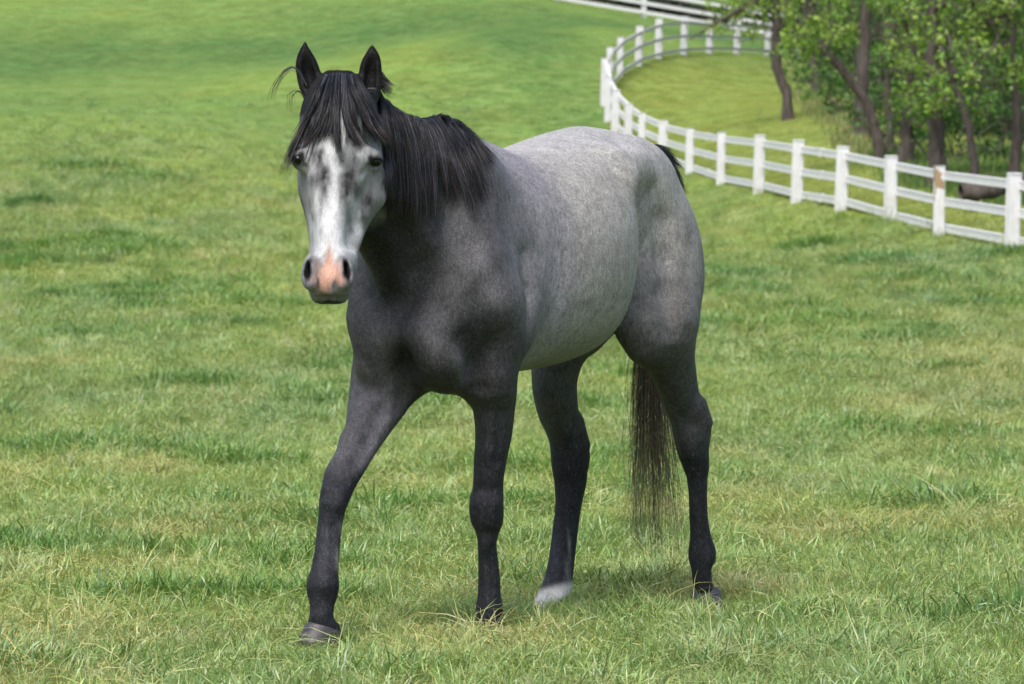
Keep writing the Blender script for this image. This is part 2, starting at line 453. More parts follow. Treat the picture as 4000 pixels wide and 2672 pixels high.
def bevel_box(p0, p1, w_, h_, bev):
    """a beam from p0 to p1, w_ thick sideways, h_ tall"""
    p0, p1 = Vector(p0), Vector(p1); d = p1 - p0; L = d.length; d.normalize()
    up = Vector((0, 0, 1)) if abs(d.z) < .9 else Vector((0, 1, 0))
    s = d.cross(up).normalized(); u = s.cross(d).normalized()
    bm = bmesh.new(); bmesh.ops.create_cube(bm, size=1)
    for v in bm.verts:
        v.co = p0 + d * ((v.co.x + .5) * L) + s * (v.co.y * w_) + u * (v.co.z * h_)
    bmesh.ops.bevel(bm, geom=bm.edges[:], offset=bev, segments=1, affect='EDGES')
    return bm
def bm_obj(name, bm, mat, parent=None):
    me = bpy.data.meshes.new(name); bm.to_mesh(me); bm.free()
    return link_mesh(name, me, mat, parent)
def post_obj(base, h, w_, mat, parent, rng_):
    lean = Vector((rng_.uniform(-.02, .02) + .03, rng_.uniform(-.02, .02), 0)) * h
    bm = bevel_box(Vector(base) - Vector((0, 0, .35)), Vector(base) + Vector((0, 0, h)) + lean, w_, w_ * .9, .018)
    return bm_obj('post', bm, mat, parent)
rf_ = random.Random(3)
def rail_run(pts, tops, inward, w_post, parent, back_from=None, fr=(.14, .50, .865), rail_h=.118, joints=()):
    n = len(pts)
    tang = [np.array(pts[min(i+1, n-1)]) - np.array(pts[max(i-1, 0)]) for i in range(n)]
    for i in range(n - 1):
        for f in fr:
            q = []
            for j in (i, i + 1):
                t = tang[j][:2] / np.linalg.norm(tang[j][:2]); nr = np.array([-t[1], t[0]]) * inward
                h = tops[j]; x, y, z = pts[j]
                off = w_post / 2 + .028
                q.append(Vector((x + nr[0] * off, y + nr[1] * off, z + h * (1 - f))))
            d = (q[1] - q[0]); e = d.normalized() * .004
            bk = back_from is not None and i >= back_from
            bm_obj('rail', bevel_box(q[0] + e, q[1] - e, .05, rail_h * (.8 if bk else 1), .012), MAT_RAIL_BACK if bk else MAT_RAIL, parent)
            if i in joints:
                c = q[0].lerp(q[1], .55)
                bm_obj('rail_joint', bevel_box(c - d.normalized() * .08, c + d.normalized() * .08, .075, rail_h * 1.35, .01), MAT_RAIL, parent)
fp = [at(px, b, Y) for px, b, t, Y in FRONT]
ft = [(b - t) / FPX * Y for px, b, t, Y in FRONT]
fence = empty('rail_fence', tuple(fp[2])); tag(fence, 'white three rail fence that sweeps round the yellow green paddock in a tight loop', 'fence')
def rehome(par):
    for ch in par.children:
        ch.location = Vector(ch.location) - par.location
for i, (p, h) in enumerate(zip(fp, ft)):
    o = post_obj(p, h, .185 if i < 16 else .19, MAT_PEEL if i == 3 else MAT_POST, fence, rf_)
    if i == 3: o['label'] = 'white post with brown bare patches where the paint has peeled'
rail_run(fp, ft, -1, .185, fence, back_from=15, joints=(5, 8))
rehome(fence)
qp = [at(px, b, Y) for px, b, t, Y in FARF]
qt = [(b - t) / FPX * Y for px, b, t, Y in FARF]
fence2 = empty('rail_fence', tuple(qp[2])); tag(fence2, 'white three rail fence running straight down the hill behind the looped one', 'fence')
for p, h in zip(qp, qt):
    post_obj(p, h, .2, MAT_POST, fence2, rf_)
rail_run(qp, qt, -1, .2, fence2, fr=(.12, .50, .84), rail_h=.16)
rehome(fence2)

# ------------------------------------------------------------------ trees
def bark(name, dark, light, sc):
    m = NT(name)
    tc = m.n('TexCoord'); o = tc.outputs['Object']
    n1 = m.noise(m.mapping(o, (1, 1, .22)), sc, 6, .7, .4)
    n2 = m.noise(o, 1.3, 3, .5)
    c = m.ramp(n1, [(.32, dark), (.62, light)])
    c = m.mix(m.math('MULTIPLY', n2, .35), c, tuple(np.array(light) * .8))
    b = m.n('Bump', Strength=.9, Distance=.04); m.put(b, 'Height', n1)
    bs = m.n('BsdfPrincipled', Roughness=.9); m.put(bs, 'Base Color', c); m.put(bs, 'Normal', b)
    bs.inputs['Specular IOR Level'].default_value = .15
    return m.finish(bs)
MAT_BARK = bark('rough_bark', (.045, .038, .035), (.16, .135, .12), 11)
MAT_TWIG = bark('grey_twigs', (.06, .05, .045), (.17, .145, .125), 16)
def leaf_mat(name, hue):
    m = NT(name)
    a_ = m.n('Attribute', {'attribute_name': 'Leaf'})
    df = m.n('BsdfDiffuse'); m.put(df, 'Color', a_.outputs['Color'])
    tr = m.n('BsdfTranslucent'); m.put(tr, 'Color', m.mix(1.0, a_.outputs['Color'], (1.05, 1.05, .5), 'MULTIPLY'))
    m1 = m.n('MixShader'); m.put(m1, 'i0', .35); m.put(m1, 'i1', df); m.put(m1, 'i2', tr)
    gl = m.n('BsdfGlossy', Roughness=.45); m2 = m.n('MixShader'); m.put(m2, 'i0', .04); m.put(m2, 'i1', m1); m.put(m2, 'i2', gl)
    return m.finish(m2)
MAT_LEAF = leaf_mat('spring_leaves', 0)
class Limbs:
    def __init__(s): s.V, s.F, s.n = [], [], 0
    def tube(s, pts, radii, sides=8, rg=None, flare=0):
        pts = np.asarray(pts, float); k = max(4, len(pts) * 4)
        t0 = np.concatenate([[0], np.cumsum(np.linalg.norm(np.diff(pts, axis=0), axis=1))]); t0 /= t0[-1]
        T = np.linspace(0, 1, k)
        P = pchip(t0, pts, T); R = pchip(t0, np.asarray(radii, float), T)[:, 0]
        if rg is not None: P[1:-1] += rg.normal(0, .12, (k - 2, 3)) * R[1:-1, None]
        D = np.gradient(P, axis=0); D /= np.linalg.norm(D, axis=1, keepdims=True)
        ref = np.array([1, .2, .1]) if abs(D[:, 2]).mean() > .6 else np.array([.1, .2, 1])
        X = np.cross(D, ref); X /= np.linalg.norm(X, axis=1, keepdims=True); Y = np.cross(D, X)
        an = np.arange(sides) / sides * 2 * math.pi
        rr = R[:, None] * (1 + (rg.normal(0, .07, (k, sides)) if rg is not None else 0))
        if flare: rr = rr * (1 + flare * np.exp(-T[:, None] * 14) * (1 + .3 * np.sin(an * 3)[None]))
        V = P[:, None] + rr[..., None] * (np.cos(an)[None, :, None] * X[:, None] + np.sin(an)[None, :, None] * Y[:, None])
        b = s.n; i = np.arange(k - 1)[:, None] * sides; j = np.arange(sides)[None]
        Fq = np.stack([b + i + j, b + i + (j + 1) % sides, b + i + sides + (j + 1) % sides, b + i + sides + j], -1).reshape(-1, 4)
        s.V.append(V.reshape(-1, 3)); s.F.append(Fq); s.n += k * sides
        # cap
        s.V.append(P[-1:]); 
        s.F.append(np.stack([b + (k-1)*sides + np.arange(sides), b + (k-1)*sides + (np.arange(sides)+1) % sides, np.full(sides, s.n), np.full(sides, s.n)], 1)); s.n += 1
    def obj(s, name, mat, parent, org):
        V = np.concatenate(s.V) - org; Fq = np.concatenate(s.F)
        return link_mesh(name, mesh_np(name, V, Fq), mat, parent)
def leaves(centers, rad, per, size, cols, rg, org, droop=.3):
    """leaf sprays: small folded leaves scattered in every cluster"""
    n = len(centers) * per
    c = np.repeat(np.asarray(centers, float), per, 0)
    r = np.repeat(np.asarray(rad, float), per)
    d = rg.normal(0, 1, (n, 3)); d /= np.linalg.norm(d, axis=1, keepdims=True)
    p = c + d * (r * rg.random(n) ** .45)[:, None] * np.array([1, 1, .75])
    ax = rg.normal(0, 1, (n, 3)) + np.array([0, 0, -droop]); ax /= np.linalg.norm(ax, axis=1, keepdims=True)
    nr = np.cross(ax, rg.normal(0, 1, (n, 3))); nr /= np.linalg.norm(nr, axis=1, keepdims=True)
    sz = size * rg.uniform(.6, 1.3, (n, 1)); up = np.cross(ax, nr)
    V = np.stack([p, p + ax * sz * .5 + nr * sz * .30 + up * sz * .1, p + ax * sz, p + ax * sz * .5 - nr * sz * .30 + up * sz * .1], 1).reshape(-1, 3)
    b = np.arange(n) * 4
    Fq = np.concatenate([np.stack([b, b+1, b+2], 1), np.stack([b, b+2, b+3], 1)])
    me = mesh_np('crown', V - org, Fq, smooth=False)
    base = np.asarray(cols)[np.repeat(rg.integers(0, len(cols), len(centers)), per)]
    cc = base * rg.uniform(.7, 1.3, (n, 1))
    vcol(me, 'Leaf', np.repeat(cc, 4, 0))
    return me
LC_YEL = [lin(160, 188, 84), lin(138, 174, 72), lin(148, 176, 84), lin(120, 158, 64)]
LC_MID = [lin(106, 148, 64), lin(92, 132, 58), lin(118, 154, 70)]
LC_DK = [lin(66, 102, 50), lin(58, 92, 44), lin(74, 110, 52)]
rgL = np.random.default_rng(31)
def tree(label, Y, trunk, twigs, clusters, cols, per=40, leaf=.125, cr=(.14, .34), group=None, name='tree', cat='tree', mat=MAT_BARK, limb_n=7, flare=.5):
    """trunk: rows (px, py, width px[, dY]); clusters: (px, py, dY) sprays of the crown; limbs run from the trunk to the sprays"""
    P = [at(r[0], r[1], Y + (r[3] if len(r) > 3 else 0)) for r in trunk]
    R = [r[2] / 2 / FPX * Y for r in trunk]
    P[0] = np.array([P[0][0], P[0][1], float(zg(P[0][0], P[0][1])) - .12])
    root = empty(name, tuple(P[0])); tag(root, label, cat, group)
    org = P[0]
    lb = Limbs(); lb.tube(P, R, 10, rgL, flare)
    CC = np.array([at(px, py, Y + dy) for px, py, dy in clusters]) if len(clusters) else np.zeros((0, 3))
    if len(CC):
        upper = np.array(P[max(1, len(P)//2):])
        for c in CC[rgL.permutation(len(CC))[:limb_n]]:
            j = np.argmin(np.linalg.norm(upper - c, axis=1) + (upper[:, 2] > c[2] + .6) * 2)
            s = upper[j]; mid = (s + c) / 2 + rgL.normal(0, .15, 3) + np.array([0, 0, .18 * np.linalg.norm(c - s)])
            r0 = min(R[-1] * .8 + .01, .07)
            lb.tube([s, mid, c], [r0, r0 * .6, .012], 6, rgL)
    lb.obj('trunk', mat, root, org)
    tw = Limbs()
    for t in twigs:
        q = [at(t[i], t[i+1], Y + t[0]) for i in range(2, len(t), 2)]
        w0 = t[1]
        tw.tube(q, [w0 / 2 / FPX * Y * (1 - .8 * i / (len(q) - 1)) for i in range(len(q))], 5, rgL)
    if len(CC):
        for c in CC:
            for _ in range(2):
                e = c + rgL.normal(0, .35, 3)
                tw.tube([c + rgL.normal(0, .1, 3), (c + e) / 2 + rgL.normal(0, .06, 3), e], [.012, .009, .004], 4)
    if tw.n: tag(tw.obj('twigs', MAT_TWIG, root, org), kind='stuff')
    if len(CC):
        link_mesh('crown', leaves(CC, rgL.uniform(cr[0], cr[1], len(CC)), per, leaf, cols, rgL, org), MAT_LEAF, root)
    return root
def cl(n, x0, x1, y0, y1, d0=-1.5, d1=1.5):
    n = int(n * .78) if d1 < 2 else n
    return [(rgL.uniform(x0, x1), rgL.uniform(y0, y1), rgL.uniform(d0, d1)) for _ in range(n)]
GT = 'trees along the paddock edge'
tree('slender leaning grey tree standing alone at the left end of the wood', 120, [(3075,468,40),(3072,380,38),(3058,330,38),(3036,270,36),(3030,200,36),(3032,100,33),(3030,0,30),(3040,-160,24),(3046,-330,14)],
     [(0,16,3030,60,2900,-20,2810,-60),(-.6,26,2990,-30,2890,40,2790,95,2740,125,2694,152),(0,10,3035,40,3150,-30,3220,-80),(-.5,6,2900,20,2860,90,2800,130)],
     cl(26,2860,3060,-30,70)+cl(10,2720,2900,0,110)+cl(26,3060,3200,0,170)+cl(50,2800,3300,-420,-20)+cl(6,2880,3000,70,160), LC_YEL, per=26, cr=(.16,.36), group=GT)
tree('thin dark tree on the slope just behind the lone leaning tree', 142, [(3188,366,36),(3184,300,32),(3170,220,30),(3160,140,28),(3150,40,24),(3150,-150,18)], [(0,8,3168,200,3230,120,3280,60)],
     cl(46,3070,3260,60,200)+cl(40,3050,3300,-250,60), LC_MID+LC_YEL[:1], per=24, group=GT)
tree('thick dark twin trunk tree left of the leaning trunk', 108, [(3360,546,66),(3366,470,58),(3370,350,54),(3372,200,48),(3376,60,42),(3390,-120,34),(3400,-400,20)], [(0,10,3370,180,3440,90,3500,20),(0,10,3372,120,3300,60,3250,20)],
     cl(26,3230,3460,-20,110)+cl(60,3200,3600,-520,-20), LC_YEL+LC_MID, per=28, group=GT)
tree('dark tree leaning far to the left in front of the twin trunks', 98, [(3440,628,42),(3424,540,40),(3400,440,38),(3350,350,36),(3290,275,34),(3225,200,30),(3180,120,24),(3150,20,18),(3140,-120,12)], [(0,8,3300,280,3340,210,3400,160),(0,8,3240,210,3180,190,3120,170)],
     cl(24,3060,3230,70,210)+cl(8,3240,3330,60,170)+cl(24,3050,3300,-160,60), LC_YEL, per=26, cr=(.18,.36), group=GT)
tree('thin black trunk between the leaning tree and a stout one', 101, [(3482,612,32),(3478,520,30),(3470,420,26),(3464,260,22),(3460,60,18)], [], cl(14,3420,3540,40,260)+cl(16,3400,3560,-200,40), LC_DK+LC_MID, per=24, group=GT)
tree('stout trunk with ivy half hidden by hanging bright leaves', 96, [(3540,648,62),(3545,560,54),(3550,450,50),(3552,300,46),(3548,120,40),(3540,-60,34),(3550,-380,20)], [(0,10,3550,200,3620,120,3700,80),(0,12,3548,140,3440,150,3370,170)],
     cl(20,3470,3620,330,480)+cl(34,3430,3680,160,340)+cl(30,3440,3700,0,170)+cl(60,3400,3760,-460,0), LC_YEL+LC_YEL+LC_MID, per=30, cr=(.20,.40), group=GT)
tree('stoutest straight trunk right behind the fence rails', 88, [(3654,724,72),(3656,640,66),(3658,520,62),(3652,380,56),(3640,220,48),(3640,40,40),(3650,-200,30)], [(0,12,3640,200,3760,120,3900,90),(0,10,3645,260,3560,190,3480,150)],
     cl(22,3560,3720,240,430)+cl(36,3560,3800,60,240)+cl(50,3500,3860,-420,60), LC_YEL+LC_MID, per=30, cr=(.20,.40), group=GT)
tree('slim grey tree leaning left with bare twigs reaching right', 85, [(3800,762,36),(3802,640,34),(3786,520,32),(3756,410,28),(3722,310,24),(3700,240,18),(3670,180,12)], [(0,9,3730,320,3800,250,3880,190,3960,160),(0,7,3722,300,3660,340,3590,330),(-.5,6,3770,430,3850,380,3930,300),(-.5,6,3780,480,3840,420,3900,410),(0,6,3800,300,3850,220,3920,110),(0,5,3880,200,3830,290,3820,360),(0,5,3930,170,3880,260,3870,330)],
     cl(22,3690,3860,140,360)+cl(12,3780,3900,330,450)+cl(14,3650,3760,300,420), LC_MID+LC_YEL[:2], per=22, cr=(.16,.32), group=GT)
tree('tall straight grey tree at the right edge behind the last post', 88, [(3960,722,46),(3966,600,42),(3972,460,40),(3964,330,38),(3950,200,36),(3950,60,32),(3955,-150,26),(3960,-450,16)], [(0,14,3950,110,3850,90,3720,100,3600,140,3420,150),(0,8,3955,200,3890,170,3820,180),(0,7,3960,330,3900,380,3860,450),(-.6,6,3952,60,3880,160,3850,260,3830,330),(-.6,6,3952,40,3920,140,3900,240,3880,320),(-.4,6,3955,140,3990,90,4040,60)],
     cl(40,3760,4030,-40,140)+cl(20,3850,4040,140,330)+cl(70,3700,4200,-520,-40), LC_YEL+LC_MID, per=28, group=GT)
tree('leafy tree just outside the right edge behind the last post', 92, [(4140,700,50),(4136,500,46),(4130,300,42),(4120,60,36),(4110,-300,20)], [(0,8,4130,300,4020,220,3960,240)],
     cl(40,3980,4220,60,420)+cl(50,3950,4300,-420,60), LC_MID, per=28, group=GT)
# darker wood behind: every tree and bush a thing of its own
GB = 'dark trees deeper in the wood'
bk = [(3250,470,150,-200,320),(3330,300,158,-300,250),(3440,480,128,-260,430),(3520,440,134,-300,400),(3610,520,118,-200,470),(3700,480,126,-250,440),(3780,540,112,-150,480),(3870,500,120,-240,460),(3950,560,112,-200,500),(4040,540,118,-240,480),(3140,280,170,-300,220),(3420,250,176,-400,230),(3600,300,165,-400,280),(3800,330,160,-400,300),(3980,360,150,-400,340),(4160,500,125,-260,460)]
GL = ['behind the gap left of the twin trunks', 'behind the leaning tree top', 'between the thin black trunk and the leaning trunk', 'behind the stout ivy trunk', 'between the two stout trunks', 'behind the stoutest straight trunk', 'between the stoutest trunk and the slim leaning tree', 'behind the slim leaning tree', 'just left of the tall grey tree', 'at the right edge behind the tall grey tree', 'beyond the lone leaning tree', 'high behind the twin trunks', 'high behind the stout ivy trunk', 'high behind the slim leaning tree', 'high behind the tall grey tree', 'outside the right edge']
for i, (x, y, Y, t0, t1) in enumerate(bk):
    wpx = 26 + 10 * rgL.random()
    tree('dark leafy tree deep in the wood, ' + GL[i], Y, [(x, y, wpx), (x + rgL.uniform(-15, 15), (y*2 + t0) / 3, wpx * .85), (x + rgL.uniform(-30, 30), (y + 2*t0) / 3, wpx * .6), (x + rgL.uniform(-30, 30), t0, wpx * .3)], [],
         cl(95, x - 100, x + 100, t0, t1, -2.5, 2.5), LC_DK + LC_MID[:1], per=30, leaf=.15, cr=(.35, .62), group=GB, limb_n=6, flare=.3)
GS = 'low bushes at the foot of the wood'
for (x, y, Y, r, cc, lb_) in ((3290,500,118,.45,LC_DK,'low dark bush left of the twin trunks'),(3215,420,132,.45,LC_MID,'low bush on the slope behind the thin dark tree'),(3560,530,104,.5,LC_DK,'ivy dark bush beside the stout trunk'),(3720,640,96,.5,LC_DK,'dark bush right of the stoutest trunk'),(3880,640,97,.55,LC_DK,'dark bush between the slim leaning tree and the tall grey tree'),(3470,520,108,.45,LC_DK,'dark bush behind the thin black trunk'),(3925,470,112,.6,LC_MID,'tall bush beside the tall grey tree'),(3150,300,150,.6,LC_DK,'dark bush under the far fence end'),(3620,600,100,.45,LC_MID,'small bush between the two stout trunks')):
    p = at(x, y, Y); gz = float(zg(p[0], p[1])); root = empty('bush', (p[0], p[1], gz)); tag(root, lb_, 'bush', GS)
    org = np.array([p[0], p[1], gz])
    cs = org + np.stack([rgL.normal(0, r, 26), rgL.normal(0, r, 26), rgL.uniform(.05, r * 2.4, 26)], 1)
    lb = Limbs()
    for c in cs[:8]: lb.tube([org + rgL.normal(0, .05, 3) * [1, 1, 0], (org + c) / 2 + rgL.normal(0, .05, 3), c], [.02, .014, .006], 5)
    tag(lb.obj('twigs', MAT_TWIG, root, org), kind='stuff')
    link_mesh('crown', leaves(cs, rgL.uniform(.15, .32, 26), 26, .11, cc, rgL, org), MAT_LEAF, root)
# fallen trunk behind the last bay of the fence
p = at(3840, 790, 80); gz = float(zg(p[0], p[1])); root = empty('fallen_trunk', (p[0], p[1], gz)); tag(root, 'thick fallen tree trunk lying on the grass behind the last fence bay', 'log')
lb = Limbs(); q = [at(3752,752,80), at(3790,752,80), at(3860,748,80.2), at(3930,728,80.5), at(4010,690,81)]
lb.tube(q, [.13, .15, .14, .11, .085], 12, rgL); lb.obj('log', MAT_BARK, root, np.array([p[0], p[1], gz]))
# dark hedge beyond the far fence
hd = Limbs(); rgH = np.random.default_rng(5)
cs = []
for x in np.arange(2050, 3650, 9.0):
    yb = 10 + (x - 2174) * .166 - 26
    for _ in range(3):
        cs.append(at(x + rgH.normal(0, 6), yb - rgH.uniform(0, 60), 209 + rgH.uniform(-.5, 3)))
hedge_me = leaves(np.array(cs), rgH.uniform(.25, .5, len(cs)), 26, .20, [lin(62, 64, 52), lin(52, 54, 46), lin(70, 78, 52)], rgH, np.zeros(3))
hedge_me.name = 'hedgerow'
hedge = link_mesh('hedgerow', hedge_me, MAT_LEAF); tag(hedge, 'dark hedgerow of bare brush beyond the far white fence', 'hedge', kind='stuff')
# tall weeds and dry stalks at the edge of the wood
def weeds(spots, label, cols, n, h):
    V, Fc, Cc = [], [], []
    for _ in range(n):
        x, y, Y, sx, sy = spots[rgH.integers(len(spots))]
        p = at(x + rgH.normal(0, sx), y, Y); p[1] += rgH.normal(0, sy); b = np.array([p[0], p[1], float(zg(p[0], p[1]))])
        hh = h * rgH.uniform(.5, 1.4); d = rgH.normal(0, .25, 2) * hh; s = np.array([rgH.uniform(.006, .014), 0, 0]); k = len(V)
        mid = b + [d[0] * .4, d[1] * .4, hh * .6]
        V += [b - s, b + s, mid - s, mid + s, b + [d[0], d[1], hh]]; Fc += [[k, k+1, k+3], [k, k+3, k+2], [k+2, k+3, k+4]]
        c = cols[rgH.integers(len(cols))] * rgH.uniform(.7, 1.3); Cc += [c] * 5
    me = mesh_np('weeds', V, Fc); vcol(me, 'Leaf', Cc)
    o = link_mesh('weeds', me, MAT_LEAF); tag(o, label, 'weeds', kind='stuff')
weeds([(3225,430,128,40,4),(3280,510,116,40,4),(3170,400,136,30,4),(3330,560,106,30,2)], 'pale dry weeds and tall grass on the bank below the thin dark tree', [lin(160,150,110), lin(120,140,70), lin(140,150,80), lin(110,135,65)], 3000, .18)
weeds([(3500,640,98,60,3),(3600,700,91,60,2),(3730,740,87,60,2),(3880,760,84,60,2),(3850,680,92,80,3),(3950,620,100,60,3)], 'tall green grass and weeds among the trunks behind the fence', [lin(90,124,56), lin(110,140,60), lin(76,110,50)], 5200, .16)
# ------------------------------------------------------------------ horse: body frame
# body frame: a = forwards, l = to the horse's left, z = up; origin on the ground between the hind feet
H0 = np.array([0.40, 16.05])
HTH = math.radians(30)
FWD = np.array([-math.sin(HTH), -math.cos(HTH)])
LFT = np.array([math.cos(HTH), -math.sin(HTH)])
UD = np.array([FWD[0], LFT[0], 0.0])         # world +X in the body frame
VD = np.array([-FWD[1], -LFT[1], 0.0])       # world -Y in the body frame
ZD = np.array([0, 0, 1.0])

def bp(px, py, l):
    """body point on the line of sight of photo pixel (px,py) lying in the plane l"""
    k = (px - 2000.0) / FPX
    a = (k * (H0[1] + l * LFT[1]) - H0[0] - l * LFT[0]) / (FWD[0] - k * FWD[1])
    Y = H0[1] + a * FWD[1] + l * LFT[1]
    return np.array([a, l, CAM_H + (HZ - py) / FPX * Y])

def bpY(px, py, Y):
    w_ = at(px, py, Y)
    r = w_[:2] - H0
    return np.array([r @ FWD, r @ LFT, w_[2]])

def b2w(p):
    p = np.asarray(p, float)
    xy = H0 + p[..., 0:1] * FWD + p[..., 1:2] * LFT
    return np.concatenate([xy, p[..., 2:3]], -1)

VOX = 0.0060
GLO = np.array([-0.44, -0.47, -0.12]); GHI = np.array([2.30, 0.47, 1.97])
GN = np.ceil((GHI - GLO) / VOX).astype(int) + 1
F = np.full(GN, 0.5, np.float32)

def grid_box(lo, hi):
    i0 = np.clip(np.floor((lo - GLO) / VOX).astype(int), 0, GN - 1)
    i1 = np.clip(np.ceil((hi - GLO) / VOX).astype(int) + 1, 1, GN)
    ax = [GLO[k] + VOX * np.arange(i0[k], i1[k], dtype=np.float32) for k in range(3)]
    sl = tuple(slice(i0[k], i1[k]) for k in range(3))
    return sl, np.meshgrid(*ax, indexing='ij', sparse=True)

def blend_in(sl, d, k, sub=False):
    A = F[sl]
    if sub:
        h = np.maximum(k - np.abs(A + d), 0) / k
        F[sl] = np.maximum(A, -d) + h * h * k * 0.25
    else:
        h = np.maximum(k - np.abs(A - d), 0) / k
        F[sl] = np.minimum(A, d) - h * h * k * 0.25

def tube(T, U, V, st, k=0.04, n=2.0, O=(0, 0, 0), sub=False):
    """st rows: t, u0, u1, v0, v1 - slices across the axis T"""
    st = np.array(sorted(st, key=lambda r: r[0]), float)
    O = np.asarray(O, float)
    tq = np.linspace(st[0, 0], st[-1, 0], 300)
    S = pchip(st[:, 0], st[:, 1:5], tq)
    pts = []
    for i in range(0, 300, 10):
        for u in S[i, :2]:
            for v in S[i, 2:]:
                pts.append(O + T * tq[i] + U * u + V * v)
    pts = np.array(pts); mg = k + 0.03
    sl, (X, Y, Z) = grid_box(pts.min(0) - mg, pts.max(0) + mg)
    X = X - O[0]; Y = Y - O[1]; Z = Z - O[2]
    t = X * T[0] + Y * T[1] + Z * T[2]
    cu, ru = (S[:, 0] + S[:, 1]) / 2, np.abs(S[:, 1] - S[:, 0]) / 2 + 1e-4
    cv, rv = (S[:, 2] + S[:, 3]) / 2, np.abs(S[:, 3] - S[:, 2]) / 2 + 1e-4
    u = X * U[0] + Y * U[1] + Z * U[2] - np.interp(t, tq, cu)
    v = X * V[0] + Y * V[1] + Z * V[2] - np.interp(t, tq, cv)
    ru = np.interp(t, tq, ru); rv = np.interp(t, tq, rv)
    au = np.abs(u) / ru; av = np.abs(v) / rv
    q = (au ** n + av ** n) ** (1.0 / n) + 1e-6
    g = np.sqrt((au ** (n - 1) / ru) ** 2 + (av ** (n - 1) / rv) ** 2) * q ** (1 - n) + 1e-4
    d = (q - 1) / g
    dt = np.maximum(tq[0] - t, t - tq[-1])
    d = np.where(dt > 0, np.sqrt(np.maximum(d, 0) ** 2 + dt ** 2), np.maximum(d, dt))
    blend_in(sl, d.astype(np.float32), k, sub)

def ell(c, r, k=0.05, R=None, sub=False):
    """ellipsoid; R rows = its own axes in the body frame"""
    c = np.asarray(c, float); r = np.asarray(r, float)
    R = np.eye(3) if R is None else np.asarray(R, float)
    ext = np.sqrt(((R * r[:, None]) ** 2).sum(0)) + k + 0.02
    sl, (X, Y, Z) = grid_box(c - ext, c + ext)
    X = X - c[0]; Y = Y - c[1]; Z = Z - c[2]
    L = [X * R[i, 0] + Y * R[i, 1] + Z * R[i, 2] for i in range(3)]
    k0 = np.sqrt(sum((L[i] / r[i]) ** 2 for i in range(3))) + 1e-6
    k1 = np.sqrt(sum((L[i] / r[i] ** 2) ** 2 for i in range(3))) + 1e-6
    blend_in(sl, (k0 * (k0 - 1) / k1).astype(np.float32), k, sub)

def cap(p0, p1, r0, r1, k=0.03, sub=False):
    """tapered capsule"""
    p0 = np.asarray(p0, float); p1 = np.asarray(p1, float)
    m = max(r0, r1) + k + 0.02
    sl, (X, Y, Z) = grid_box(np.minimum(p0, p1) - m, np.maximum(p0, p1) + m)
    d_ = p1 - p0; L2 = d_ @ d_
    t = np.clip(((X - p0[0]) * d_[0] + (Y - p0[1]) * d_[1] + (Z - p0[2]) * d_[2]) / L2, 0, 1)
    d = np.sqrt((X - p0[0] - t * d_[0]) ** 2 + (Y - p0[1] - t * d_[1]) ** 2 + (Z - p0[2] - t * d_[2]) ** 2) - (r0 + (r1 - r0) * t)
    blend_in(sl, d.astype(np.float32), k, sub)

def rot_al(deg, axis='l'):
    """frame turned about the lateral axis: first row leans forwards/up"""
    c, s = math.cos(math.radians(deg)), math.sin(math.radians(deg))
    if axis == 'l':
        return [[c, 0, s], [0, 1, 0], [-s, 0, c]]
    if axis == 'z':
        return [[c, s, 0], [-s, c, 0], [0, 0, 1]]
    return [[1, 0, 0], [0, c, s], [0, -s, c]]

# --- trunk: a, half width, top, bottom
AD = np.array([1.0, 0, 0]); LD = np.array([0, 1.0, 0])
trunk = [(-.22, .035, 1.40, 1.22), (-.19, .08, 1.47, 1.12), (-.13, .125, 1.535, 1.05), (-.05, .145, 1.575, 1.06), (.1, .175, 1.640, 1.03),
         (.25, .190, 1.672, .985), (.34, .218, 1.675, .945), (.42, .282, 1.663, .905), (.5, .318, 1.648, .885), (.65, .335, 1.615, .862),
         (.8, .325, 1.588, .85), (.92, .30, 1.580, .845), (1.05, .27, 1.600, .835), (1.18, .245, 1.605, .815),
         (1.30, .235, 1.57, .80), (1.40, .215, 1.50, .825), (1.48, .16, 1.36, .90), (1.53, .07, 1.18, 1.02)]
tube(AD, LD, ZD, [(a, -w_, w_, b, t) for a, w_, t, b in trunk], k=.05, n=2.15)
for s in (-1, 1):
    # hindquarters
    ell((.17, s*.098, 1.43), (.28, .140, .215), .06)
    ell((.31, s*.190, 1.53), (.060, .040, .045), .10)                # point of the hip
    ell((-.06, s*.100, 1.24), (.13, .115, .26), .06)                # buttock
    ell((.03, s*.160, 1.16), (.20, .115, .28), .07)                  # thigh
    ell((.16, s*.175, 1.05), (.15, .095, .20), .08)                  # stifle
    # forehand
    ell((1.22, s*.150, 1.31), (.15, .085, .31), .07, rot_al(-22))    # shoulder blade
    ell((1.34, s*.175, 1.10), (.15, .090, .18), .06)                 # point of the shoulder
    ell((1.17, s*.185, 1.06), (.15, .085, .19), .06)                 # triceps
    ell((1.44, s*.105, 1.02), (.11, .105, .155), .05)                # breast
    ell((1.36, s*.08, .90), (.13, .09, .11), .05)
# groove down the breast and between shoulder and barrel, hollow of the flank
cap((1.60, 0, 1.12), (1.50, 0, .84), .018, .022, .06, sub=True)
for s in (-1, 1):
    ell((.31, s*.362, 1.24), (.08, .105, .27), .16, sub=True)
    cap((1.52, s*.24, 1.30), (1.545, s*.09, 1.13), .02, .02, .06, sub=True)
    cap((1.00, s*.345, 1.28), (1.01, s*.325, .98), .02, .025, .08, sub=True)

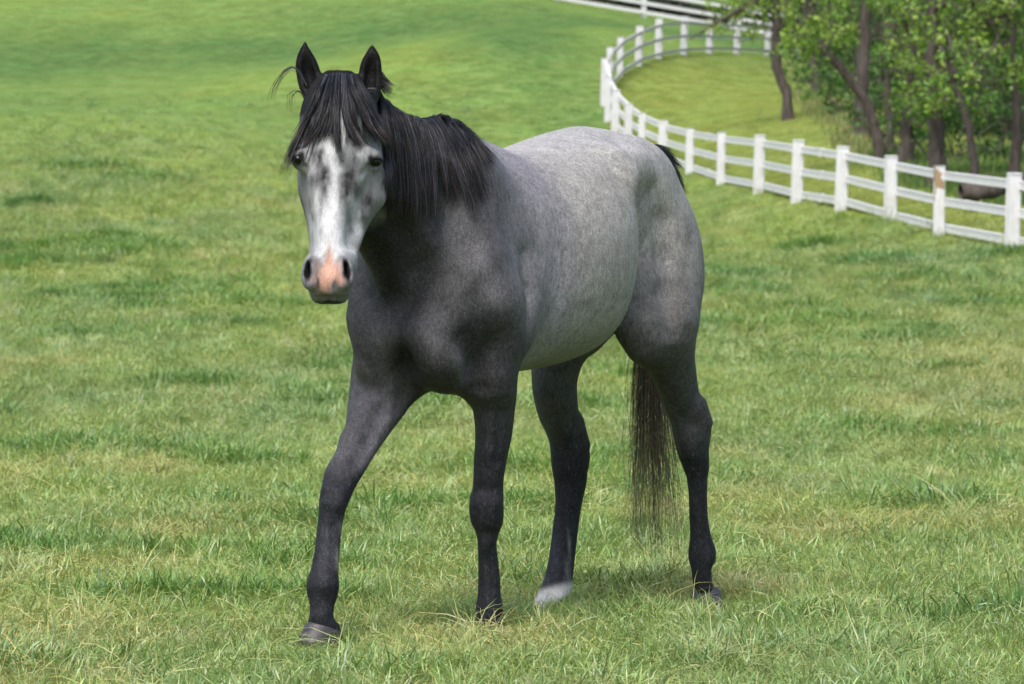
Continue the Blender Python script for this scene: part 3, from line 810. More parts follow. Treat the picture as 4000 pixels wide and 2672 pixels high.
# --- neck
N0 = np.array([1.15, 0, 1.30]); N1 = np.array([1.83, .0, 1.62])
NT_ = (N1 - N0) / np.linalg.norm(N1 - N0); NV = np.array([-NT_[2], 0, NT_[0]])
neck = [(-.05, .15, -.38, .335), (.10, .165, -.39, .305), (.2, .155, -.375, .275), (.33, .14, -.33, .235), (.46, .125, -.29, .207), (.6, .108, -.24, .185),
        (.75, .098, -.20, .165), (.87, .088, -.15, .135), (.94, .06, -.10, .10)]
tube(NT_, LD, NV, [(t, -w_, w_, a, b) for t, w_, a, b in neck], k=.06, n=2.0, O=N0)
cap((1.44, 0, 1.610), (1.16, 0, 1.585), .055, .055, .05)        # crest in front of the withers
cap((1.40, .105, 1.22), (1.80, .075, 1.43), .03, .025, .06)      # brachiocephalic muscle
cap((1.40, -.105, 1.22), (1.80, -.075, 1.43), .03, .025, .06)

# --- legs: photo row, left edge, right edge, plane l, half depth
def leg(rows, k=.05, n=2.0):
    st = []
    for py, xl, xr, l, rv in rows:
        c = bp((xl + xr) / 2, py, l)
        Y = H0[1] + c[0] * FWD[1] + c[1] * LFT[1]
        hw = (xr - xl) / 2 / FPX * Y
        cu, cv = c @ UD, c @ VD
        st.append((c[2], cu - hw, cu + hw, cv - rv, cv + rv))
    tube(ZD, UD, VD, st, k, n)
    return st
RF = [(1150,1450,1560,-.15,.05),(1250,1375,1630,-.15,.12),(1367,1385,1650,-.15,.13),(1436,1374,1655,-.15,.12),(1517,1365,1640,-.145,.11),(1603,1356,1590,-.14,.095),
      (1700,1342,1518,-.14,.08),(1781,1304,1462,-.14,.07),(1838,1270,1428,-.135,.064),(1900,1256,1390,-.135,.062),(1953,1247,1366,-.13,.060),
      (2004,1244,1346,-.13,.052),(2081,1236,1333,-.13,.045),(2167,1226,1325,-.13,.043),(2234,1211,1321,-.125,.046),(2295,1195,1324,-.125,.055),
      (2330,1201,1318,-.125,.053),(2370,1210,1305,-.12,.046),(2410,1206,1302,-.12,.05),(2450,1198,1328,-.12,.056),(2490,1192,1335,-.12,.06)]
LF = [(1180,1900,2010,.16,.05),(1300,1810,2035,.165,.105),(1448,1785,2024,.17,.115),(1531,1800,2019,.165,.11),(1574,1826,2015,.16,.10),(1608,1848,2011,.155,.095),(1700,1856,2000,.15,.082),
      (1803,1851,1979,.14,.068),(1900,1847,1966,.135,.058),(1943,1836,1966,.13,.064),(1994,1832,1968,.13,.066),(2040,1840,1965,.13,.060),
      (2090,1861,1947,.125,.050),(2127,1866,1939,.125,.045),(2188,1868,1946,.12,.044),(2259,1868,1953,.12,.044),(2325,1866,1956,.12,.048),
      (2380,1858,1966,.12,.056),(2425,1862,1958,.12,.052),(2470,1868,1954,.118,.046),(2500,1868,1954,.116,.05),(2530,1866,1956,.115,.055)]
LH = [(950,2600,2690,.19,.05),(1100,2530,2724,.19,.12),(1200,2470,2730,.2,.15),(1251,2434,2731,.2,.155),(1328,2450,2718,.2,.145),(1379,2488,2714,.2,.13),(1455,2536,2721,.195,.11),
      (1542,2577,2733,.19,.10),(1608,2603,2762,.19,.095),(1659,2622,2781,.19,.09),(1700,2630,2778,.19,.085),(1761,2644,2770,.19,.072),
      (1828,2668,2771,.19,.06),(1873,2684,2764,.19,.052),(1940,2691,2763,.19,.046),(2007,2693,2765,.19,.044),(2095,2696,2779,.19,.046),
      (2160,2689,2798,.19,.054),(2190,2692,2796,.19,.053),(2225,2701,2780,.19,.045),(2265,2706,2782,.19,.045),(2310,2713,2792,.19,.05)]
RH = [(1250,2110,2320,-.16,.15),(1353,2082,2306,-.16,.15),(1430,2075,2271,-.16,.135),(1516,2079,2254,-.16,.12),(1588,2092,2258,-.16,.105),(1639,2107,2267,-.165,.1),
      (1690,2132,2284,-.165,.095),(1736,2147,2302,-.165,.09),(1787,2152,2305,-.165,.08),(1843,2158,2296,-.165,.07),(1894,2166,2290,-.165,.06),
      (1966,2169,2274,-.165,.052),(2069,2158,2259,-.165,.047),(2173,2145,2247,-.165,.047),(2239,2132,2240,-.165,.052),(2285,2116,2236,-.167,.056),
      (2320,2098,2226,-.17,.052),(2350,2084,2186,-.17,.05),(2378,2074,2160,-.17,.05)]
for rows in (RF, LF, LH, RH):
    leg(rows, .06)
# --- head: photo row, left edge, right edge, back, front (metres towards the camera from the poll plane)
HY = 14.40
def hrow(py, xl, xr, qb, qf, inner=0.0):
    Y = HY - (qb + qf) / 2
    c = bpY((xl + xr) / 2, py, Y); hw = (xr - xl) / 2 / FPX * Y - inner
    z = CAM_H + (HZ - py) / FPX * Y
    base = bpY(2000, py, HY) @ VD
    cu = c @ UD
    return (z, cu - hw, cu + hw, base + qb, base + qf)
def hp(px, py, q):
    return bpY(px, py, HY - q)
cheek = [(300,1262,1390,-.10,.03),(345,1235,1425,-.12,.07),(400,1205,1462,-.13,.09),(500,1182,1482,-.13,.10),(590,1166,1492,-.13,.115),(660,1162,1496,-.13,.125),(720,1163,1497,-.125,.135),
         (770,1171,1491,-.11,.145),(820,1186,1474,-.075,.15),(860,1196,1452,-.035,.165),(900,1203,1430,.0,.175),(950,1211,1412,.045,.19),(1000,1212,1396,.075,.205),(1060,1215,1388,.10,.22)]
tube(ZD, UD, VD, [hrow(*r) for r in cheek], k=.03, n=2.4)
nasal = [(284,1278,1372,-.04,.03),(310,1250,1400,-.07,.07),(360,1222,1430,-.08,.115),(430,1196,1452,-.06,.15),(520,1180,1466,-.02,.178),(600,1180,1462,.0,.195),(680,1200,1440,.02,.205),(760,1218,1400,.05,.215),
         (850,1231,1366,.07,.228),(940,1232,1354,.10,.243),(1000,1219,1356,.12,.254),(1035,1200,1372,.13,.262)]
tube(ZD, UD, VD, [hrow(*r) for r in nasal], k=.035, n=2.6)
muzzle = [(985,1228,1378,.11,.245),(1020,1206,1383,.11,.265),(1060,1198,1386,.115,.278),(1100,1198,1380,.12,.284),(1135,1205,1370,.125,.278),(1155,1213,1363,.13,.268)]
tube(ZD, UD, VD, [hrow(*r) for r in muzzle], k=.03, n=2.3)
chin = [(1100,1225,1358,.09,.22),(1145,1217,1361,.10,.248),(1165,1216,1359,.11,.250),(1180,1228,1350,.12,.240),(1188,1250,1330,.14,.22)]
tube(ZD, UD, VD, [hrow(*r) for r in chin], k=.010, n=2.2)
for sx in (0, 1):
    ex, ey = ((1168, 622), (1462, 622))[sx]
    o = -1 if sx == 0 else 1
    ell(hp(ex - o*14, ey - 24, .128), (.022, .030, .018), .03)          # brow
    ell(hp(ex - o*14, ey + 4, .112), (.034, .036, .032), .03)
    ell(hp(ex - o*6, ey - 105, .125), (.024, .03, .034), .05, sub=True)                                # hollow above the eye
    ell(hp(ex - o*95, ey + 130, .232), (.022, .022, .06), .05, sub=True)                              # plane beside the nasal bone
# nostrils: flared rim then the opening
for (nx, ny, tilt, sgn) in ((1208, 1058, 8, -1), (1349, 1058, -10, 1)):
    c = hp(nx, ny, .262)
    tl = math.radians(tilt)
    ax = ZD * math.cos(tl) + UD * math.sin(tl)
    bx = UD * math.cos(tl) - ZD * math.sin(tl)
    ell(c + UD * sgn * .002 - VD*.006, (.052, .022, .024), .02, [ax, bx, VD])
    ell(c + UD * sgn * (-.012) + VD*.004 + ZD * -.012, (.034, .014, .020), .015, [ax, bx, VD])
    ell(c + UD * sgn * .0065 + VD * .014, (.033, .0085, .032), .008, [ax, bx, VD], sub=True)
    ell(hp(nx - sgn*8, ny + 52, .272), (.020, .018, .018), .02)                                      # lower rim
cap(hp(1250, 1155, .295), hp(1320, 1155, .295), .004, .004, .012, sub=True)                           # mouth
ell(hp(1283, 1012, .27), (.02, .02, .03), .03, sub=True)
# --- ears
earA = [(392,1196,1262,-.065,.0),(350,1172,1262,-.075,.0),(299,1160,1257,-.075,-.005),(260,1155,1246,-.072,-.01),(225,1160,1231,-.065,-.018),(195,1172,1212,-.055,-.025),(172,1184,1200,-.048,-.034),(162,1189,1195,-.046,-.040)]
earB = [(395,1400,1478,-.065,.0),(350,1398,1489,-.075,.0),(299,1402,1493,-.075,-.005),(262,1406,1491,-.072,-.01),(232,1416,1487,-.065,-.018),(205,1432,1477,-.055,-.025),(187,1441,1465,-.048,-.034),(177,1447,1456,-.046,-.040)]
for rows, dx in ((earA, 0), (earB, 0)):
    tube(ZD, UD, VD, [hrow(*r) for r in rows], k=.018, n=2.0)
    inner = [hrow(py, xl + (xr-xl)*.24 + dx, xr - (xr-xl)*.24 + dx, qb + .038, qf + .022) for py, xl, xr, qb, qf in rows[1:-2]]
    tube(ZD, UD, VD, inner, k=.012, n=2.0, sub=True)

# ------------------------------------------------------------------ finer anatomy, laid on the surface
CAMB = np.array([(-H0) @ FWD, (-H0) @ LFT, CAM_H])
def surf(px, py, tries=1):
    """first surface point of the body seen at a photo pixel"""
    e = bpY(px, py, 17.0); d = (e - CAMB) / np.linalg.norm(e - CAMB)
    s_ = np.arange(13.2, 17.2, .002)
    P = CAMB + d * s_[:, None]
    I = np.round((P - GLO) / VOX).astype(int)
    ok = ((I >= 0) & (I < GN)).all(1)
    v = np.full(len(s_), 1.0); v[ok] = F[I[ok, 0], I[ok, 1], I[ok, 2]]
    h = np.nonzero(v < 0)[0]
    if len(h) == 0:
        return P[np.argmin(v)]
    return P[h[0]]
def ridge(pts, r0, r1, out=0.35, k=.04):
    """a swelling (out>0) or furrow (out<0) that follows photo pixels over the body"""
    Q = [surf(*p) for p in pts]
    view = [(CAMB - q) / np.linalg.norm(CAMB - q) for q in Q]
    n = len(Q) - 1
    for i in range(n):
        ra, rb = r0 + (r1 - r0) * i / n, r0 + (r1 - r0) * (i + 1) / n
        if out > 0:
            cap(Q[i] + view[i] * ra * (out - 1), Q[i+1] + view[i+1] * rb * (out - 1), ra, rb, k)
        else:
            cap(Q[i] + view[i] * ra * (1 + out), Q[i+1] + view[i+1] * rb * (1 + out), ra, rb, k, sub=True)
# head
ridge([(1222, 690), (1226, 760), (1232, 830)], .012, .008, .3, .03)
ridge([(1443, 700), (1436, 770), (1425, 840)], .012, .008, .3, .03)
ridge([(1395, 880), (1385, 950)], .02, .014, -.25, .04)
ridge([(1470, 700), (1472, 770)], .03, .025, .15, .05)
ridge([(1250, 1152), (1285, 1156), (1325, 1152)], .004, .004, -.4, .010)
ridge([(1180, 648), (1200, 670)], .008, .006, -.4, .02)
ridge([(1447, 652), (1420, 680)], .008, .006, -.4, .02)
ridge([(1443, 628), (1464, 607), (1490, 622)], .007, .007, .75, .012)
ridge([(1446, 650), (1464, 657), (1486, 646)], .005, .005, .5, .012)
ridge([(1152, 600), (1167, 604), (1184, 634)], .007, .007, .75, .012)
# neck and chest
ridge([(1460, 1010), (1560, 1180), (1600, 1330)], .03, .02, -.25, .07)
ridge([(1600, 900), (1640, 1080), (1690, 1180)], .03, .03, -.15, .08)
ridge([(1565, 1290), (1590, 1440)], .022, .018, -.45, .05)
ridge([(1640, 1300), (1740, 1400), (1790, 1470)], .05, .03, .22, .07)
ridge([(1500, 1300), (1450, 1420)], .06, .04, .2, .07)
ridge([(1820, 1330), (1860, 1440), (1870, 1520)], .02, .015, -.3, .05)
ridge([(1570, 1440), (1590, 1540), (1560, 1600)], .016, .012, -.4, .04)
ridge([(1880, 1040), (1940, 1180), (1985, 1300)], .07, .05, .2, .09)
ridge([(1850, 700), (1845, 900)], .06, .05, .12, .09)
ridge([(2056, 1000), (2066, 1150), (2066, 1350)], .006, .016, -.2, .07)
# forelegs
ridge([(1420, 1600), (1370, 1720), (1330, 1800)], .03, .018, .2, .04)
ridge([(1500, 1580), (1440, 1720), (1390, 1800)], .012, .008, -.3, .03)
ridge([(1925, 1620), (1920, 1760), (1912, 1860)], .03, .018, .2, .04)
ridge([(1965, 1620), (1950, 1800)], .010, .008, -.3, .03)
ridge([(1280, 1915), (1330, 1925)], .016, .016, .3, .025)
ridge([(1275, 1965), (1315, 1975)], .012, .012, .25, .02)
ridge([(1870, 1965), (1930, 1965)], .018, .018, .25, .025)
ridge([(1300, 2060), (1295, 2230)], .007, .007, -.35, .016)
ridge([(1318, 2060), (1308, 2230)], .008, .008, .3, .016)
ridge([(1925, 2140), (1930, 2300)], .006, .006, -.35, .016)
# hind legs
ridge([(2600, 1000), (2605, 1150), (2610, 1280)], .012, .010, -.15, .07)
ridge([(2560, 760), (2590, 870), (2600, 1000)], .014, .012, -.15, .07)
ridge([(2500, 1290), (2530, 1350)], .05, .04, .12, .08)
ridge([(2720, 1500), (2712, 1600), (2700, 1660)], .010, .008, -.35, .03)
ridge([(2742, 1570), (2762, 1650)], .014, .016, .15, .03)
ridge([(2655, 1640), (2690, 1760)], .018, .018, .15, .03)
ridge([(2740, 1950), (2748, 2110)], .006, .006, -.35, .016)
ridge([(2262, 1640), (2284, 1740)], .014, .016, .15, .03)
ridge([(2245, 1640), (2258, 1720)], .010, .008, -.35, .03)
ridge([(2236, 1990), (2215, 2220)], .006, .006, -.35, .016)
# barrel: faint ribs, hip, belly
ridge([(2400, 640), (2440, 680)], .04, .035, .10, .10)

# ------------------------------------------------------------------ surface nets
def surface_nets(F, lo, h):
    S = F < 0
    n = np.array(F.shape)
    c = [S[i:n[0]-1+i, j:n[1]-1+j, k:n[2]-1+k] for i in (0, 1) for j in (0, 1) for k in (0, 1)]
    any_ = c[0] | c[1] | c[2] | c[3] | c[4] | c[5] | c[6] | c[7]
    all_ = c[0] & c[1] & c[2] & c[3] & c[4] & c[5] & c[6] & c[7]
    I = np.argwhere(any_ & ~all_)
    idx = np.full(n - 1, -1, np.int32)
    idx[I[:, 0], I[:, 1], I[:, 2]] = np.arange(len(I))
    P = np.zeros((len(I), 3)); cnt = np.zeros(len(I))
    off = np.array([(i, j, k) for i in (0, 1) for j in (0, 1) for k in (0, 1)])
    val = np.stack([F[I[:, 0]+o[0], I[:, 1]+o[1], I[:, 2]+o[2]] for o in off], 1)
    for e0 in range(8):
        for ax in range(3):
            if off[e0][ax]: continue
            o1 = off[e0].copy(); o1[ax] = 1
            e1 = int(o1[0]*4 + o1[1]*2 + o1[2])
            f0, f1 = val[:, e0], val[:, e1]
            m = (f0 < 0) != (f1 < 0)
            t = f0[m] / (f0[m] - f1[m])
            p = np.tile(off[e0].astype(float), (m.sum(), 1)); p[:, ax] += t
            P[m] += p; cnt[m] += 1
    V = lo + h * (I + P / cnt[:, None])
    Q = []
    for ax in range(3):
        b, c_ = (ax + 1) % 3, (ax + 2) % 3
        sl0 = [slice(None)] * 3; sl1 = [slice(None)] * 3
        sl0[ax] = slice(0, -1); sl1[ax] = slice(1, None)
        ch = S[tuple(sl0)] != S[tuple(sl1)]
        E = np.argwhere(ch)
        E = E[(E[:, b] > 0) & (E[:, c_] > 0) & (E[:, b] < n[b]-1) & (E[:, c_] < n[c_]-1)]
        ins = S[E[:, 0], E[:, 1], E[:, 2]]
        q = []
        for db, dc in ((-1, -1), (0, -1), (0, 0), (-1, 0)):
            G = E.copy(); G[:, b] += db; G[:, c_] += dc
            q.append(idx[G[:, 0], G[:, 1], G[:, 2]])
        q = np.stack(q, 1)
        q[~ins] = q[~ins][:, ::-1]
        Q.append(q)
    return V, np.concatenate(Q)

HV, HF = surface_nets(F, GLO, VOX)
# light smoothing (keeps volume: one shrinking and one growing pass, three times)
E = np.concatenate([HF[:, [0, 1]], HF[:, [1, 2]], HF[:, [2, 3]], HF[:, [3, 0]]])
deg = np.bincount(E.ravel(), minlength=len(HV)).astype(float)
for lam in (.55, -.56, .55, -.56, .55, -.56, .5):
    acc = np.stack([np.bincount(E[:, 0], HV[E[:, 1], k], len(HV)) + np.bincount(E[:, 1], HV[E[:, 0], k], len(HV)) for k in range(3)], 1)
    HV = HV + lam * (acc / deg[:, None] - HV)
print('horse verts', len(HV), 'faces', len(HF))
# ------------------------------------------------------------------ coat colours (pigment, with some light and shade painted in)
def sm(x, a, b):
    t = np.clip((x - a) / (b - a), 0, 1); return t * t * (3 - 2 * t)
A_, L_, Z_ = HV[:, 0], HV[:, 1], HV[:, 2]
HU, HW = HV @ UD, HV @ VD
def C(v, tint=(1, 1, 1)): return np.array(tint) * v
WARM = (1.03, 1.0, .95); COOL = (.97, .98, 1.06); PURP = (1.01, .98, 1.09); BLUE = (.90, .95, 1.18)
col = np.tile(C(.345, WARM), (len(HV), 1))
def over(mask, c):
    global col
    m = np.clip(mask, 0, 1)[:, None]
    col = col * (1 - m) + np.asarray(c) * m
over(sm(Z_, 1.46, 1.64) * .6, C(.44, (1, 1, 1.02)))  # paler topline, with light from above painted in
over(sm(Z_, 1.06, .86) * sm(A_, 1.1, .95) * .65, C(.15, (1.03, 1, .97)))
# quarters darken down the hind legs
hind = sm(A_, .50, .30)
over(hind * sm(Z_, 1.42, 1.05) * .75, C(.115, (.98, 1, .98)))
over(hind * sm(Z_, 1.30, .84) * .65, C(.075, COOL))
over(sm(A_, .02, -.16) * sm(Z_, 1.5, 1.2) * .55, C(.10, COOL))
over(hind * sm(Z_, 1.02, .74), C(.070, COOL))
over(hind * sm(Z_, .70, .48), C(.024, BLUE))
# shoulder, chest, neck
over(sm(A_, .80, 1.02), C(.275, PURP))
over(sm(A_, 1.02, 1.26) * .85, C(.155, PURP))
over(sm(A_, 1.22, 1.42) * .9, C(.055, (.98, 1, 1.08)))
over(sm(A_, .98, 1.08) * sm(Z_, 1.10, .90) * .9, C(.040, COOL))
nk = (HV - N0) @ NT_
over(sm(nk, .25, .5) * sm(Z_, 1.15, 1.3), C(.034, (1, .98, 1.0)))
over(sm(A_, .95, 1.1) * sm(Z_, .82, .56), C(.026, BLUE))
rfm = sm(A_, 1.35, 1.5) * sm(-L_, .02, .06) * sm(Z_, .95, .85)
over(rfm * sm(Z_, .50, .62), C(.10, PURP))
PXc = 2000 + FPX * (H0[0] + A_ * FWD[0] + L_ * LFT[0]) / (H0[1] + A_ * FWD[1] + L_ * LFT[1])
YW = H0[1] + A_ * FWD[1] + L_ * LFT[1]
PYc = HZ - (Z_ - CAM_H) / YW * FPX
def spot(px, py, rx, ry, c, s=1.0, rot=0.0, pw=2.0, dep=.16):
    """one patch of coat colour centred on the skin seen at a photo pixel"""
    p0 = surf(px, py); sc = (CAMB - p0) @ VD / FPX
    du, dz = (HU - p0 @ UD) / sc, (Z_ - p0[2]) / sc
    cr, sr = math.cos(math.radians(rot)), math.sin(math.radians(rot))
    x, y = (du * cr + dz * sr) / rx, (-du * sr + dz * cr) / ry
    g = np.exp(-np.abs(x*x + y*y) ** (pw / 2)) * np.exp(-((HW - p0 @ VD) / dep) ** 4)
    over(g * s, c)
# chest and shoulder marks, plus fold shade painted in the breast cleft
for a in ((1480,1310,60,80,.15,.65),(1690,1320,55,75,.16,.7,25),(1800,1440,34,90,.14,.6,10),(1860,1000,70,90,.17,.5),(1930,1140,45,70,.20,.5),(1760,1130,60,70,.11,.5),
          (1850,1120,16,50,.05,.6,-20),(1880,1260,90,80,.030,.7),(1960,1240,60,60,.05,.4),(1590,1400,40,70,.025,.6),(1640,1150,40,120,.025,.7,-15),(1520,1100,60,120,.018,.8),(1490,980,50,80,.014,.8),(2030,1000,30,160,.20,.5),
          (1800,760,26,90,.26,.75,8),(1890,790,40,60,.22,.6),(1760,860,40,120,.15,.5),(1660,900,40,60,.06,.5),(1700,1000,60,80,.09,.4),(1900,660,60,30,.24,.5),(1560,760,60,200,.022,.7),
          (1500,1640,30,100,.17,.8,-28),(1420,1570,30,70,.11,.5),(1450,1750,22,80,.16,.7,-28),(1400,1480,30,60,.07,.5),(1590,1530,16,60,.07,.5,-10),
          (1620,1290,30,30,.06,.4)):
    spot(a[0], a[1], a[2], a[3], C(a[4], PURP if a[4] > .08 else COOL), a[5], a[6] if len(a) > 6 else 0)
# barrel and quarter marks, plus shade painted into the flank hollow
for a in ((2290,1180,50,16,.11,.55,12),(2340,1215,30,12,.12,.4,15),(2490,760,26,90,.20,.3,20),(2570,800,18,120,.30,.45,6),(2620,980,16,120,.24,.4,2),(2440,620,60,25,.33,.4,-30),
          (2130,1330,60,60,.32,.45),(2120,1210,40,90,.18,.4),(2080,980,30,160,.15,.5),(2160,900,40,120,.20,.4),(2300,540,90,20,.38,.5,-8),(2420,900,40,160,.33,.35,-10),(2660,1150,30,200,.09,.5),(2690,900,22,90,.10,.5),
          (2560,1480,30,120,.05,.5),(2590,1020,40,160,.25,.5),(2150,1560,60,80,.06,.5),(2180,1450,60,40,.09,.5)):
    spot(a[0], a[1], a[2], a[3], C(a[4], (1, 1, 1)), a[5], a[6] if len(a) > 6 else 0)
# lower legs
spot(1335, 2090, 9, 60, C(.22, WARM), .75, 3); spot(1322, 2200, 9, 50, C(.26, WARM), .8, 5)
spot(1270, 2130, 30, 110, C(.055, BLUE), .85); spot(1290, 2010, 60, 40, C(.016, BLUE), .8); spot(1260, 2310, 70, 40, C(.015, BLUE), .8)
spot(2224, 2130, 6, 60, C(.20, WARM), .7, 5); spot(2218, 2230, 12, 50, C(.17, WARM), .7, 5); spot(2160, 2150, 30, 110, C(.055, BLUE), .8)
spot(2130, 2275, 40, 30, C(.09, COOL), .6); spot(2190, 1760, 50, 60, C(.030, BLUE), .6)
rh = np.exp(-((L_ + .17) / .08) ** 4) * sm(A_, .05, .12) * sm(A_, .55, .45)
over(rh * sm(PYc + .25 * (PXc - 2100), 2290, 2330), C(.80, (1, .98, .95)))
sock = rh * sm(PYc + .25 * (PXc - 2100), 2285, 2320)
# --- head
qh = HW - bpY(2000, 400, HY) @ VD
PH = sm(Z_, 1.02, 1.06) * sm(qh, -.12, -.06) * sm(PXc, 1515, 1500) * sm(PYc, 360, 420) * sm(PYc, 1215, 1200)
over(PH, C(.235, (.98, 1, 1.03)))
over(PH * sm(qh, .06, -.06) * .55, C(.10, COOL))
WARPX = (fbm(HU * 55, Z_ * 34, 15, 3) - .5) * 46; WARPY = (fbm(HU * 55, Z_ * 34, 19, 3) - .5) * 60
FINE = .62 + .76 * fbm(HU * 240, Z_ * 120, 27, 2)
def fspot(px, py, rx, ry, c, s=1.0, rot=0.0, pw=2.0):
    """as spot(), with the ragged edge of a marking in hair"""
    p0 = surf(px, py); sc = (CAMB - p0) @ VD / FPX
    wk = min(1.0, min(rx, ry) / 26.0)
    du, dz = (HU - p0 @ UD) / sc + WARPX * wk, (Z_ - p0[2]) / sc + WARPY * wk
    cr, sr = math.cos(math.radians(rot)), math.sin(math.radians(rot))
    x, y = (du * cr + dz * sr) / rx, (-du * sr + dz * cr) / ry
    g = np.exp(-np.abs(x*x + y*y) ** (pw / 2)) * np.exp(-((HW - p0 @ VD) / .10) ** 4)
    over(np.clip(g * s * (FINE if pw == 2.0 else 1.0) * 1.12, 0, 1), c)
WH = C(.68, (.98, 1, 1.03)); DK = C(.036, PURP)
for a in ((1300,760,26,420,.8,1),(1305,560,34,110,.9),(1330,470,16,80,.9,-6),(1265,570,46,30,.8,25),(1185,580,24,26,.75),(1290,890,62,70,.95),(1290,960,70,60,.9),(1245,790,26,42,.7),(1225,900,18,60,.5),
          (1380,800,26,30,.7),(1425,600,26,34,.55),(1345,540,12,40,.7),(1345,980,30,40,.6),(1400,890,18,50,.7,15),(1370,960,20,60,.5),(1205,640,26,40,.55),(1415,690,20,40,.3)):
    fspot(a[0], a[1], a[2], a[3], WH, a[4], a[5] if len(a) > 5 else 0)
for a in ((1250,615,22,36,.85,-10),(1262,680,20,34,.9),(1266,745,13,36,.7),(1335,620,18,34,.75),(1362,690,24,46,.95,10),(1352,740,18,40,.9),(1400,560,28,18,.7,-15),(1385,620,16,30,.6),(1440,780,18,44,.8,-12),(1178,800,10,50,.8,12),(1425,840,16,24,.6),
          (1390,760,16,30,.5),(1355,800,10,40,.4),(1255,800,8,46,.5),(1215,705,9,30,.5),(1237,700,8,40,.35),(1372,900,14,46,.45),(1255,910,8,22,.3),(1220,930,7,50,.35),(1330,850,10,30,.25)):
    fspot(a[0], a[1], a[2], a[3], DK, a[4], a[5] if len(a) > 5 else 0)
GR = C(.155, (.95, 1, 1.08)); PK = np.array([.53, .31, .235])
for a in ((1215,1050,34,46,.9),(1345,1045,36,46,.9),(1215,1110,26,30,.8),(1350,1110,26,30,.8),(1240,1030,20,20,.7),(1285,1160,90,16,.7)):
    fspot(a[0], a[1], a[2], a[3], GR, a[4])
fspot(1284, 1000, 13, 44, PK * 1.1, .85); fspot(1280, 1045, 38, 36, PK * 1.05, .95, 0, 3.5); fspot(1318, 1075, 20, 18, PK, .85); fspot(1284, 1086, 58, 26, PK, .95, 0, 3); fspot(1274, 1120, 34, 34, PK * .95, .95, 0, 4)
fspot(1283, 1165, 64, 10, C(.10, (1.1, 1.05, .7)), .8); fspot(1285, 1182, 90, 9, C(.02), .95, 0, 3)  # yellowish reflected light painted on the chin, then the dark lower lip
fspot(1243, 1105, 7, 26, C(.04), .8, 10); fspot(1310, 1110, 10, 26, C(.05), .8, -15)
for nx, ny, tl in ((1208, 1058, 8), (1352, 1058, -10)):
    fspot(nx, ny, 13, 46, C(.008), .98, -tl, 4)
for ex, ey in ((1164, 622), (1463, 632)):
    fspot(ex, ey, 30, 30, C(.015, PURP), .95, 0, 3)
# poll and ears
over(sm(PYc, 500, 440) * sm(qh, -.14, -.10) * (1 - .9 * np.exp(-((PXc - 1332) / 14) ** 2)) * sm(PXc, 1530, 1510), C(.014, (1, 1, 1.02)))
over(sm(Z_, 1.790, 1.812), C(.007, (1.05, 1, .98)))
fleck = 1 - PH * .60 - sock * .75 - sm(Z_, 1.78, 1.80) * .4

body_me = mesh_np('body', HV, HF)
vcol(body_me, 'Coat', np.concatenate([np.clip(col, .003, .9), np.clip(fleck, 0, 1)[:, None]], 1))

m = NT('horse_coat')
at_ = m.n('Attribute', {'attribute_name': 'Coat'})
tc = m.n('TexCoord')
obj = tc.outputs['Object']
hv = m.mapping(obj, (62, 62, 24), (0, math.radians(32), 0))
hair_n = m.noise(hv, 1.5, 3.0, .65, .4)
fine = m.noise(m.mapping(obj, (230, 230, 80), (0, math.radians(32), 0)), 1.6, 2.0, .6)
dap = m.noise(obj, 24, 3.0, .6, .6)
big = m.noise(obj, 8, 3.0, .55, .6)
def spread(v, g): return m.math('MULTIPLY_ADD', v, g, 1.0 - g * .5)
kk = m.math('MULTIPLY', m.math('MULTIPLY', spread(hair_n, 1.5), spread(dap, .9)), m.math('MULTIPLY', spread(big, .6), spread(fine, 1.7)))
kk = m.math('MULTIPLY_ADD', m.math('SUBTRACT', kk, 1.0), at_.outputs['Alpha'], 1.0)
colr = m.mix(1.0, at_.outputs['Color'], kk, 'MULTIPLY')
tick = m.math('MULTIPLY', m.ramp(fine, [(.50, (0, 0, 0)), (.70, (1, 1, 1))]), m.ramp(hair_n, [(.45, (.2, .2, .2)), (.68, (1, 1, 1))]))
colr = m.mix(m.math('MULTIPLY', m.math('MULTIPLY', tick, .17), m.math('POWER', at_.outputs['Alpha'], 2.0)), colr, (.36, .355, .36))
bmp = m.n('Bump', Strength=.6, Distance=.005)
m.put(bmp, 'Height', m.math('ADD', m.math('MULTIPLY', hair_n, .6), m.math('MULTIPLY', fine, .5)))
bs = m.n('BsdfPrincipled', Roughness=.55)
m.put(bs, 'Base Color', colr); m.put(bs, 'Normal', bmp)
bs.inputs['Specular IOR Level'].default_value = .13
MAT_COAT = m.finish(bs)

horse = empty('horse', (H0[0], H0[1], 0), math.atan2(FWD[1], FWD[0]))
tag(horse, 'dappled grey horse with a dark mane and white blaze walking towards the viewer', 'horse')
body = link_mesh('body', body_me, MAT_COAT, horse)

# ------------------------------------------------------------------ short coat hair, lying along the body
rgf = np.random.default_rng(77)
tri = np.concatenate([HF[:, [0, 1, 2]], HF[:, [0, 2, 3]]])
e1 = HV[tri[:, 1]] - HV[tri[:, 0]]; e2 = HV[tri[:, 2]] - HV[tri[:, 0]]
fn = np.cross(e1, e2); ar = np.linalg.norm(fn, axis=1); fn /= ar[:, None] + 1e-12
cen = HV[tri].mean(1)
wt = ar * (1 + .6 * (fn @ VD > -.2))
NF = 300000
pick = rgf.choice(len(tri), NF, p=wt / wt.sum())
r1, r2 = rgf.random((2, NF)); fl_ = r1 + r2 > 1; r1[fl_] = 1 - r1[fl_]; r2[fl_] = 1 - r2[fl_]
pt = HV[tri[pick, 0]] + e1[pick] * r1[:, None] + e2[pick] * r2[:, None]
nn = fn[pick]
face_m = PH[tri[pick, 0]]; zz = pt[:, 2]
flow = np.where((zz < .85)[:, None], np.array([-.12, 0, -1.0]), np.array([-.80, 0, -.55]))
